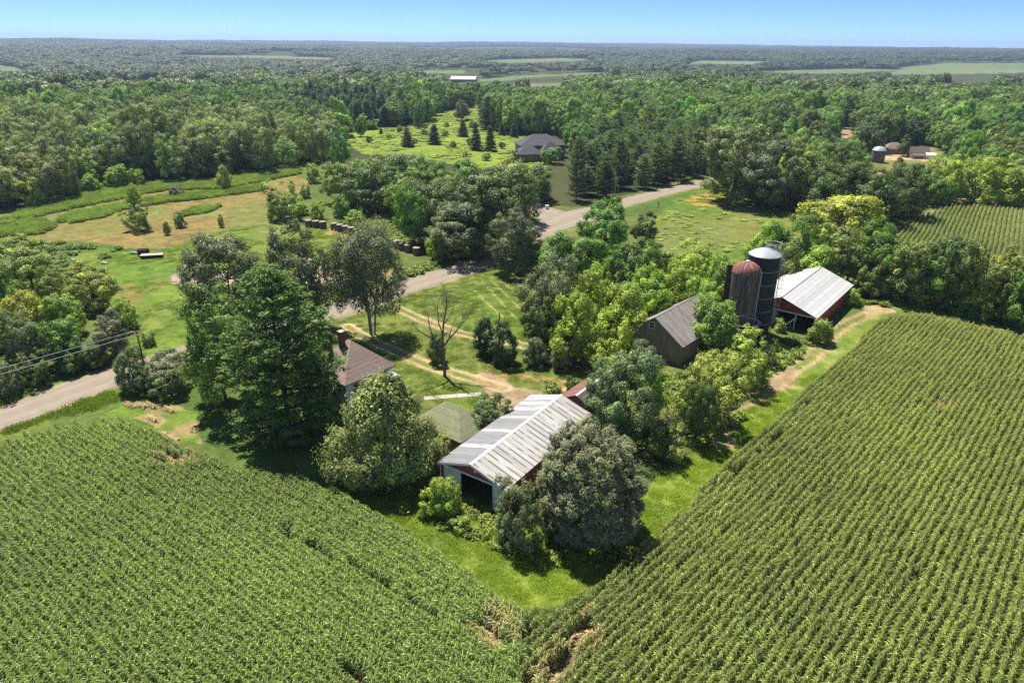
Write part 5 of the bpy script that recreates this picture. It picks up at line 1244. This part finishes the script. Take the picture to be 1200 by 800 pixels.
# stands: which kind grows where
PLANT = [(640, 250), (648, 232), (662, 196), (690, 176), (790, 166), (826, 186), (822, 208), (770, 226), (702, 248)]
DARKCON = [(325, 158), (345, 128), (420, 124), (470, 130), (455, 149), (395, 156)]
u = r.random(n); spec = np.where(u < .50, 0, np.where(u < .80, 1, np.where(u < .95, 2, 3)))   # oak maple elder pine
inpl = inpoly(fx, fy, PLANT); indc = inpoly(fx, fy, DARKCON); inlw = (fx < 395) & (fy > 152) & ~indc
spec[inpl] = 4; spec[indc] = 5; spec[inlw] = np.where(u[inlw] < .9, 0, 1)
stand = fnoise(FP[:, 0], FP[:, 1], 160, 51, 2)
tints = {0: T_DK, 1: T_MID, 2: T_YEL, 3: T_PINE, 4: (0.072, 0.122, 0.044), 5: T_SPR}
TI = np.array([tints[s] for s in spec]) * np.exp(r.normal(0, .24, n))[:, None] * np.exp(r.normal(0, .10, (n, 3)) * [1, .3, .8])
gk = np.clip((stand - .40) * 5, 0, 1)[:, None] * (~(inpl | indc | inlw))[:, None]; TI = TI * (1 - .35 * gk) + np.array((.105, .155, .036)) * .35 * gk
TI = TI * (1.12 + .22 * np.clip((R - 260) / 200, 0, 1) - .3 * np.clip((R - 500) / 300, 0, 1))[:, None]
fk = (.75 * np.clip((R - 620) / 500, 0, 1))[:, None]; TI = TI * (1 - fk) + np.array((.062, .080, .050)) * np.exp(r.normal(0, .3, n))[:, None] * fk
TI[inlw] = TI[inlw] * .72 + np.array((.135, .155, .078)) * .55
kinds = ['oak', 'maple', 'elder', 'pine', 'plantation', 'spruce']
vis = (fx > -15) & (fx < 1215) & (R < 620)
order = np.argsort(np.where(vis, R, 1e9)); quota = max(0, 292 - len(TREES)); single = np.zeros(n, bool); single[order[:quota]] = True; single &= vis
SL = {0: 'oak', 1: 'leafy green tree', 2: 'yellow-green bushy tree', 3: 'dark pine', 4: 'pine', 5: 'dark conifer'}
def stand_label(i):
    x, y, s = fx[i], fy[i], int(spec[i])
    if inpl[i]: return 'green pine in the dense pine row along the upper road', 'pines in the dense row along the upper road'
    a = SL[s]
    if x < 395: return {0: 'dark grey-green oak', 1: 'leafy mid-green tree', 2: 'yellow-green bushy tree', 3: 'dark pine', 5: 'dark conifer'}[s] + ' in the broad wood behind the hay meadow', a + 's of the wood behind the hay meadow'
    if x < 660: return a + ' in the wood around the bright clearing', a + 's of the wood around the clearing'
    if x < 850: return a + ' in the wood behind the pine row', a + 's of the wood behind the pine row'
    return a + ' in the wood beyond the right meadow', a + 's of the wood beyond the right meadow'
for i in np.where(single)[0]:
    s = int(spec[i]); lab, grp = stand_label(i); hs = {3: 1.0, 5: 1.0, 2: .75, 4: 1.0}.get(s, 1.0)
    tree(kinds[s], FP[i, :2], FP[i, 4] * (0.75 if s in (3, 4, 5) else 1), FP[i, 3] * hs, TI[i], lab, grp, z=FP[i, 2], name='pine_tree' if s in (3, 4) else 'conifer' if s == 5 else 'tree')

# all the rest: one wood that reads as a mass
def src(name, me):
    o = bpy.data.objects.new(name, me); return o
LOWC = [lowcrown('low_crown', 401, leaf=.8), lowcrown('low_crown', 402, 13, 13, leaf=.9), lowcrown('low_crown', 403, 15, 12, leaf=.75), lowcrown('low_conifer', 404, 16, 7, 300, .7, M_NEEDLE, True)]
SRC = []; base = []
for kd in kinds:
    base.append(len(SRC))
    for v in SPEC[kd]: SRC.append((src('wood_' + kd, v['crown']), v['W'], v['H']))
lowb = len(SRC)
for me, (W0, H0) in zip(LOWC, ((13, 14), (13, 13), (12, 15), (7, 16))): SRC.append((src('wood_low', me), W0, H0))
rest = np.where(~single)[0]; far = FP[rest, 5] >= 620
var = np.zeros(len(rest), int)
for j, i in enumerate(rest):
    s = int(spec[i])
    if FP[i, 5] >= 620: var[j] = lowb + (3 if s in (3, 4, 5) else int(r.integers(3)))
    else: var[j] = base[s] + int(r.integers(len(SPEC[kinds[s]])))
W0 = np.array([a[1] for a in SRC])[var]; H0 = np.array([a[2] for a in SRC])[var]
con = np.isin(spec[rest], (3, 4, 5)); el = spec[rest] == 2
scl = np.stack([FP[rest, 4] * np.where(con, .75, 1) / W0] * 2 + [FP[rest, 3] * np.where(con, 1.0, np.where(el, .78, 1)) / H0], 1)
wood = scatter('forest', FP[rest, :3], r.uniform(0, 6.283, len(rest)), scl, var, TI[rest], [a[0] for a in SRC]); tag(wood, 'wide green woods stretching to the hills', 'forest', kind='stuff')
# hill woods, several kilometres off
X, Y, rr_ = cand(34, 3300, 9800, 5); gp = fnoise(X * .7, Y * 1.8, 900, 61, 4); px_, py_, w_ = proj(X, Y, terrain(X, Y)); k = gp < .56
for P_ in FARF: k &= ~inpoly(px_, py_, P_)
X, Y = X[k], Y[k]; n2 = len(X); s2 = 34 * 1.45 / 13 * np.exp(rr_.normal(0, .2, n2))
sc2 = np.stack([s2, s2, rr_.uniform(.8, 1.25, n2)], 1)
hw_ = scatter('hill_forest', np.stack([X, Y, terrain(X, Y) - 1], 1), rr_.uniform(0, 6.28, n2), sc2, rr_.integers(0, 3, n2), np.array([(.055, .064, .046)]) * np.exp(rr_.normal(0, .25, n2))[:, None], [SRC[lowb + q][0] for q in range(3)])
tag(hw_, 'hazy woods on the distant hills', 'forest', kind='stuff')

# ================================================================ CORN
def corn_seg(seed, n=14, L=2.0, h=2.05, droop=1.0, along=None):
    r = np.random.default_rng(seed); V = []; Q = []; C = []
    def quad(a, b, c, d, col): k = len(V); V.extend([a, b, c, d]); Q.append((k, k + 1, k + 2, k + 3)); C.append(col)
    for i in range(n):
        x = (i + .5) * L / n - L / 2 + r.normal(0, .03); y = r.normal(0, .03); hh = h * r.uniform(.88, 1.08); b = math.exp(r.normal(0, .1))
        az = r.uniform(0, 6.283) if along is None else r.normal(0, along); bx = np.array([x, y, 0])
        quad(bx + [-.018, 0, 0], bx + [.018, 0, 0], bx + [.01, 0, hh * .93], bx + [-.01, 0, hh * .93], (b * .9, b, b * .8))
        quad(bx + [0, -.018, 0], bx + [0, .018, 0], bx + [0, .01, hh * .93], bx + [0, -.01, hh * .93], (b * .9, b, b * .8))
        for k in range(12):
            z0 = hh * (.20 + .74 * k / 11); a = az + (k % 2) * math.pi + r.normal(0, .35); d = np.array([math.cos(a), math.sin(a), 0]); s = np.array([-d[1], d[0], 0])
            l = (.76 - .24 * abs(k / 11 - .5)) * r.uniform(.8, 1.15) * (1 if k < 10 else .72); wd = .031 * r.uniform(.85, 1.15); up = r.uniform(.55, .95) + .25 * (k / 11)
            P = [bx + [0, 0, z0] + d * l * t * (1 - .12 * t) + np.array([0, 0, l * (up * t - (up + .28 * droop) * t ** 2.1)]) for t in (0, .3, .62, 1.0)]
            ws = [wd * .6, wd, wd * .85, .008]; tw = s + np.array([0, 0, r.normal(0, .35)])
            br = b * math.exp(r.normal(0, .34)) * (.85 + .35 * k / 11)
            for q in range(3): quad(P[q] - tw * ws[q], P[q + 1] - tw * ws[q + 1], P[q + 1] + tw * ws[q + 1], P[q] + tw * ws[q], (br * (1.0 + .12 * (q == 2)), br, br * .9))
        tp = bx + [0, 0, hh * .92]
        for k in range(5):
            a = r.uniform(0, 6.283); o = np.array([math.cos(a), math.sin(a), 0]) * (.0 if k == 0 else .11); s = np.array([math.sin(a + 1), math.cos(a + 1), 0]) * .02
            quad(tp - s, tp + s, tp + o + [0, 0, .30] + s * .5, tp + o + [0, 0, .30] - s * .5, (2.6 * b, 1.9 * b, 2.2 * b))
    return mesh_np('corn_row', np.array(V), np.array(Q), None, [M_CORN], np.array(C))
CORN = [src('corn_row', corn_seg(500 + i, along=1.0)) for i in range(6)]
CORN_NARROW = [src('corn_row', corn_seg(520 + i, along=.55)) for i in range(6)]
def corn_field(name, poly, ang, off, tint, label, gaps=(), bare=(), sp=0.78, L=2.0, hs=1.0, seed=0, srcs=CORN):
    r = np.random.default_rng(600 + seed); P = np.array(poly); c, s = math.cos(R_(ang)), math.sin(R_(ang))
    U = P[:, 0] * c + P[:, 1] * s; Vv = -P[:, 0] * s + P[:, 1] * c
    uu = np.arange(U.min(), U.max(), L); vv = np.arange(math.floor(Vv.min() / sp) * sp + off, Vv.max(), sp)
    A, B = np.meshgrid(uu, vv); A = (A + r.uniform(0, L, len(vv))[:, None]).ravel(); B = (B + np.interp(uu, np.linspace(uu[0], uu[-1], 30), r.normal(0, .07, 30))[None]).ravel()
    X = A * c - B * s; Y = A * s + B * c; k = inpoly(X, Y, poly) & (np.hypot(X, Y) < 260)
    X, Y = X[k], Y[k]
    px, py, _ = proj(X, Y, np.full(len(X), 1.5)); keep = np.ones(len(X), bool); tone = np.zeros(len(X))
    for ln, wd, pr in gaps:
        ln = np.array([G(*q, 1.5) for q in ln]); d, _ = polydist(X, Y, ln); keep &= ~((d < wd) & (r.random(len(X)) < pr))
    for (cx, cy, rx, ry, pr) in bare:
        q = G(cx, cy, 1.0); e = np.hypot((X - q[0]) / rx, (Y - q[1]) / ry); keep &= ~((e < 1) & (r.random(len(X)) < pr)); tone = np.maximum(tone, np.clip(1.6 - e, 0, 1))
    X, Y, tone = X[keep], Y[keep], tone[keep]; m = len(X)
    n1 = fnoise(X, Y, 16, 71 + seed); n2 = fnoise(X, Y, 50, 72 + seed)
    ti = np.array(tint)[None] * (1 + .5 * (n1 - .5) + .65 * (n2 - .5))[:, None] * np.exp(r.normal(0, .05, m))[:, None]
    ti = ti * (1 - tone[:, None] * .85) + np.array((.38, .31, .19)) * tone[:, None] * .85
    hh = hs * np.where(tone > .6, .62, 1) * (1 + .18 * (n1 - .5) + .12 * (n2 - .5)) * r.uniform(.95, 1.05, m) * (1 - .2 * tone)
    rot = R_(ang) + (r.random(m) < .5) * math.pi
    o = scatter(name, np.stack([X, Y, np.zeros(m)], 1), rot, np.stack([np.ones(m), np.ones(m), hh], 1), r.integers(0, len(srcs), m), ti, srcs, r.normal(0, .03, (m, 2)))
    return tag(o, label, 'corn', kind='stuff')
T_CORN = (0.088, 0.135, 0.026)
corn_field('corn_field', CORN_L, -37, 0, (0.156, 0.232, 0.066), 'tall green tasselled corn in rows running towards the pole barn, left of the lime grass', [([(318, 615), (400, 655), (510, 725)], .42, .55), ([(368, 742), (420, 790), (450, 830)], .42, .45)],
           [(577, 741, 1.3, 1.6, .45), (590, 720, .8, .8, .2), (205, 540, 2, 1.2, .25)], seed=1, sp=.62)
corn_field('corn_field', CORN_R, 47.2, .3, (0.172, 0.225, 0.066), 'tall green corn in long slanting rows on the right, beside the field lane', [([(735, 655), (800, 600), (870, 545), (950, 470)], .4, .55), ([(1000, 770), (1060, 700), (1090, 640)], .4, .15)],
           [(690, 738, .7, 1.7, .6), (664, 752, .6, .8, .45), (666, 764, .7, 1.5, .5), (645, 790, .8, 1.7, .45), (1103, 475, 1.0, .8, .2)], seed=2, sp=.72, srcs=CORN_NARROW)
FARP = [tuple(G(x, y, 1)) for x, y in CORN_FAR_PX]
corn_field('corn_field', FARP, 55, 0, (0.15, 0.21, 0.05), 'younger corn with soil showing between its rows, behind the tree belt', sp=1.1, hs=.6, seed=3)
YC = [tuple(G(x, y, .8)) for x, y in TANCORN]
corn_field('corn_field', YC, -37, 0, (0.17, 0.165, 0.055), 'thin withering tan corn beside the road and the pine', sp=.9, hs=.36, seed=4, bare=[(210, 500, 6, 4, .72), (150, 482, 5, 4, .72), (185, 485, 5, 4, .6)])

# ================================================================ GRASS AND WEEDS
def blades(seed, n, rad, h, wd, lean=.5, mat=None, leafy=0.0):
    r = np.random.default_rng(seed); a = r.uniform(0, 6.283, n); q = rad * np.sqrt(r.random(n)); B = np.stack([q * np.cos(a), q * np.sin(a), np.zeros(n)], 1)
    t = r.uniform(0, 6.283, n); d = np.stack([np.cos(t), np.sin(t), np.zeros(n)], 1); s = np.stack([-d[:, 1], d[:, 0], np.zeros(n)], 1) * (wd * r.uniform(.7, 1.3, n))[:, None]
    hh = h * r.uniform(.55, 1.15, n) * (1 - .35 * (q / rad) ** 2); M = B + d * (lean * .25 * hh)[:, None] + np.array([0, 0, .6]) * hh[:, None]; E = B + d * (lean * hh)[:, None] + np.array([0, 0, .95]) * hh[:, None]
    V = np.stack([B - s, B + s, M + s * .9, M - s * .9, M - s * .9, M + s * .9, E + s * .15, E - s * .15], 1).reshape(-1, 3)
    lc = np.repeat(leafcol(r, n, .22, .35), 2, 0)
    if leafy:
        m = int(n * leafy); P = np.concatenate([E, M])[r.integers(0, 2 * n, m)] + r.normal(0, .06, (m, 3)); Nn = np.array([0, 0, .9]) + r.normal(0, .5, (m, 3))
        V2 = diamonds(r, P, Nn, r.uniform(.07, .16, m), .6); V = np.concatenate([V, V2]); lc = np.concatenate([lc, leafcol(r, m, .2, .3)])
    return mesh_np('tuft', V, np.arange(len(V)).reshape(-1, 4), None, [mat or M_GRASS], lc)
TUFT = [src('turf', blades(700 + i, 150, .75, .17, .018, .6)) for i in range(3)]
TALL = [src('tall_grass', blades(710 + i, 130, .75, 1.15, .028, .45)) for i in range(3)]
WEED = [src('weed', blades(720 + i, 60, .55, .55, .022, .5, M_LEAF, 2.6)) for i in range(4)]
def fill(polys, dens, seed, z=0, off=0):
    r = np.random.default_rng(seed); out = []
    for P in polys:
        W = np.array([G(x, y, z) for x, y in P]); lo, hi = W.min(0), W.max(0); m = int((hi - lo).prod() * dens)
        X = r.uniform(lo[0], hi[0], m); Y = r.uniform(lo[1], hi[1], m); k = inpoly(X, Y, W) & (~inpoly(X, Y, CORN_L)) & (~inpoly(X, Y, CORN_R))
        out.append(np.stack([X[k], Y[k]], 1))
    return np.concatenate(out), r
def clear_of_tracks(P, d=1.6):
    k = np.ones(len(P), bool)
    for l in DRIVES_W: k &= polydist(P[:, 0], P[:, 1], l)[0] > d
    for l in (ROAD, ROAD2): k &= polydist(P[:, 0], P[:, 1], l)[0] > 4.3
    px, py, _ = proj(P[:, 0], P[:, 1], np.zeros(len(P)))
    for q in (YDIRT, LANE, GRAVEL, GRAVEL2): k &= ~inpoly(px, py, q)
    for o, ww, LL in BLD:
        c, s = math.cos(o.rotation_euler.z), math.sin(o.rotation_euler.z); dx, dy = P[:, 0] - o.location.x, P[:, 1] - o.location.y
        u, v = dx * c + dy * s, -dx * s + dy * c; k &= ~((u > -.3) & (u < ww + .3) & (v > -.2) & (v < LL + .3))
    return P[k]
BLD = [(bpy.data.objects[n_], w_, l_) for n_, w_, l_ in (('pole_barn', 8.75, 18.8), ('farmhouse', 7.7, 7.7), ('garage', 6.4, 8.4), ('shed', 5.4, 6), ('wooden_barn', 9.75, 13.6), ('red_barn', 12.3, 22.7))]
def strew(name, polys, dens, srcs, tint, label, cat, s=(.75, 1.25), hz=(.8, 1.2), seed=0, var2=None, thin=None):
    P, r = fill(polys, dens, 800 + seed); P = clear_of_tracks(P)
    if thin is not None: P = P[fnoise(P[:, 0], P[:, 1], thin[0], 90 + seed) > thin[1]]
    m = len(P); sc = r.uniform(*s, m); nn = fnoise(P[:, 0], P[:, 1], 6, 95 + seed)
    ti = np.array(tint)[None] * (1 + .7 * (nn - .5))[:, None] * np.exp(r.normal(0, .1, m))[:, None]
    if var2 is not None: t = (r.random(m) < var2[1])[:, None]; ti = np.where(t, np.array(var2[0])[None], ti)
    o = scatter(name, np.concatenate([P, np.zeros((m, 1))], 1), r.uniform(0, 6.28, m), np.stack([sc, sc, sc * r.uniform(*hz, m)], 1), r.integers(0, len(srcs), m), ti, srcs)
    return tag(o, label, cat, kind='stuff')
strew('grass', [LUSH], 1.5, TUFT, (.165, .235, .024), 'lime-green rough grass between the corn fields', 'grass', seed=1)
strew('lawn_grass', [LAWNR, [(405, 590), (380, 520), (470, 470), (560, 490), (520, 545)]], 1.0, TUFT, (.105, .16, .026), 'mown lawn grass around the farm tracks', 'grass', (.7, 1.2), (.5, .8), seed=2, thin=(5, .35))
strew('meadow_grass', [LAWNL], .5, TUFT, (.125, .18, .03), 'uneven lawn grass on the left meadow', 'grass', (.7, 1.5), (.5, .9), seed=12, thin=(7, .40))
strew('tall_grass', STRIPS, 1.9, TALL, (.125, .185, .050), 'long unmown grass standing in strips on the hay meadow', 'grass', (.8, 1.3), (.7, 1.15), seed=3)
strew('weeds', [[(440, 575), (520, 570), (560, 590), (590, 608), (600, 640), (660, 655), (640, 662), (570, 640), (500, 610), (455, 598)], [(600, 640), (660, 640), (700, 650), (740, 640), (745, 655), (660, 664)]], 1.3, WEED, (.125, .165, .030), 'leafy weeds before the pole barn', 'weeds', (.6, 1.3), (.7, 1.3), seed=4, thin=(5, .40))
strew('weeds', [[(40, 284), (110, 286), (130, 300), (70, 315), (30, 305)], [(105, 298), (140, 290), (150, 300), (112, 306)], [(60, 315), (120, 320), (180, 420), (150, 440), (110, 380)]], .35, WEED, (.085, .135, .03), 'patchy weeds on the left meadow', 'weeds', (.8, 1.8), (.6, 1.2), seed=5, thin=(9, .42))
strew('weeds', [MEADR], .13, WEED, (.155, .205, .045), 'rank weeds over the right meadow', 'weeds', (.8, 2.0), (.25, .45), seed=6, thin=(8, .48), var2=((.26, .2, .05), .03))
strew('weeds', [[(425, 245), (470, 258), (485, 290), (462, 286), (440, 275), (400, 262)], [(470, 318), (520, 304), (500, 318), (462, 332), (440, 338)], [(700, 247), (760, 226), (815, 207), (800, 214), (745, 236), (705, 252)]], 1.2, WEED, (.12, .165, .036), 'tall weeds between the bales and the road', 'weeds', (.9, 1.9), (.7, 1.2), seed=7)
strew('weeds', [[(795, 450), (840, 470), (880, 440), (905, 405), (935, 395), (960, 400), (935, 425), (900, 450), (880, 475), (850, 520), (800, 520), (780, 490)], [(690, 470), (760, 440), (800, 440), (790, 520), (740, 530)], [(1005, 356), (1060, 350), (1140, 365), (1210, 382), (1200, 386), (1090, 362), (1040, 360)]], .9, WEED, (.115, .165, .030), 'weeds along the field lane and the farm grove', 'weeds', (.7, 1.7), (.6, 1.2), seed=8, thin=(5, .36))
strew('meadow_growth', [MEADOW], .16, WEED, (.16, .22, .034), 'bright scrubby growth in the clearing beyond the oaks', 'weeds', (.8, 2.6), (.3, .6), seed=9, thin=(14, .45))
strew('verge_grass', [[(0, 498), (60, 478), (130, 460), (150, 466), (110, 482), (60, 490), (10, 506)], [(0, 470), (130, 432), (140, 428), (60, 452), (0, 476)]], 2.2, TUFT, (.12, .175, .03), 'long grass on the road verge beside the left corn', 'grass', (.9, 1.8), (1.2, 2.2), seed=10)

# ================================================================ AIR, SKY, SUN, CAMERA
HAZE_D = 0.00010
mb = MB().box(-11000, 11000, -300, 14200, -26, 135); hz = mb.build('haze', None) if False else None
m, nt, out = newmat('summer_haze'); pv = nt.nodes.new('ShaderNodeVolumePrincipled'); pv.inputs['Color'].default_value = (.56, .74, 1.0, 1); pv.inputs['Density'].default_value = HAZE_D; pv.inputs['Anisotropy'].default_value = .2
nt.links.new(pv.outputs[0], out.inputs['Volume']); hz = mb.build('haze', m); tag(hz, kind='stuff')

SUN_AZ, SUN_EL = R_(121), R_(63)          # towards the sun, from +x
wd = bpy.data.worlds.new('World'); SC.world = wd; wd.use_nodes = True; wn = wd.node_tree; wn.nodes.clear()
sky = wn.nodes.new('ShaderNodeTexSky'); sky.sky_type = 'NISHITA'; sky.sun_disc = False; sky.sun_elevation = SUN_EL; sky.sun_rotation = math.pi / 2 - SUN_AZ
sky.altitude = 0; sky.air_density = 0.3; sky.dust_density = 0.0; sky.ozone_density = 10.0
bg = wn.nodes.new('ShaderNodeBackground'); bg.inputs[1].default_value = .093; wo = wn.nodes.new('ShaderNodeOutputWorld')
# extra brightness added to the blue sky with height, as fill for shaded sides
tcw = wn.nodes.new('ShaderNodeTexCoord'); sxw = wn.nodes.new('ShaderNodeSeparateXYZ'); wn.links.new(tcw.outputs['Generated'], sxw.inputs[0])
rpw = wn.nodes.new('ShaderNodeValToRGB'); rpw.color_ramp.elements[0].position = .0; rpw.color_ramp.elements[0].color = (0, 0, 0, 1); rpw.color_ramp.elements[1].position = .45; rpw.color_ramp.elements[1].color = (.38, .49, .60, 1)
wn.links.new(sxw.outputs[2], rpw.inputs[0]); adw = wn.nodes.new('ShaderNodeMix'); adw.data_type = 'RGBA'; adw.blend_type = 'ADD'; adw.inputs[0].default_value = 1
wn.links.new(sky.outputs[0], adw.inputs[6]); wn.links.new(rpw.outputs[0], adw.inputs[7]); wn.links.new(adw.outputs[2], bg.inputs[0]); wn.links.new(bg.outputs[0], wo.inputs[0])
sl = bpy.data.lights.new('sun', 'SUN'); sl.energy = 4.3; sl.angle = R_(.53); sl.color = (1, .95, .87); so = bpy.data.objects.new('sun', sl); COL.objects.link(so)
sd = Vector((math.cos(SUN_AZ) * math.cos(SUN_EL), math.sin(SUN_AZ) * math.cos(SUN_EL), math.sin(SUN_EL))); so.rotation_euler = sd.to_track_quat('Z', 'Y').to_euler(); so.location = (0, 0, 120)

cam = bpy.data.cameras.new('camera'); cam.sensor_width = 36; cam.lens = 24.0; cam.clip_start = .5; cam.clip_end = 40000; co = bpy.data.objects.new('camera', cam); COL.objects.link(co); SC.camera = co
right0, up0, fwd = Vector((1, 0, 0)), Vector((0, sP, cP)), Vector((0, cP, -sP))
xr = right0 * cR + up0 * sR; xu = -right0 * sR + up0 * cR
co.matrix_world = Matrix(((xr.x, xu.x, -fwd.x, 0), (xr.y, xu.y, -fwd.y, 0), (xr.z, xu.z, -fwd.z, HC), (0, 0, 0, 1)))

SC.render.engine = 'CYCLES'; cy = SC.cycles
cy.max_bounces = 6; cy.diffuse_bounces = 3; cy.glossy_bounces = 2; cy.transmission_bounces = 3; cy.transparent_max_bounces = 4; cy.volume_bounces = 0
cy.use_denoising = False; cy.denoiser = 'OPENIMAGEDENOISE'; cy.denoising_prefilter = 'ACCURATE'; cy.denoising_input_passes = 'RGB_ALBEDO_NORMAL'; cy.use_adaptive_sampling = False; cy.caustics_reflective = False; cy.caustics_refractive = False
SC.view_settings.view_transform = 'Standard'; SC.view_settings.look = 'None'; SC.view_settings.exposure = 1.05; SC.view_settings.gamma = 1.0
print('TREES', len(TREES), 'named', NAMED, 'forest points', len(FP), 'rest', len(rest), 'hill', n2)
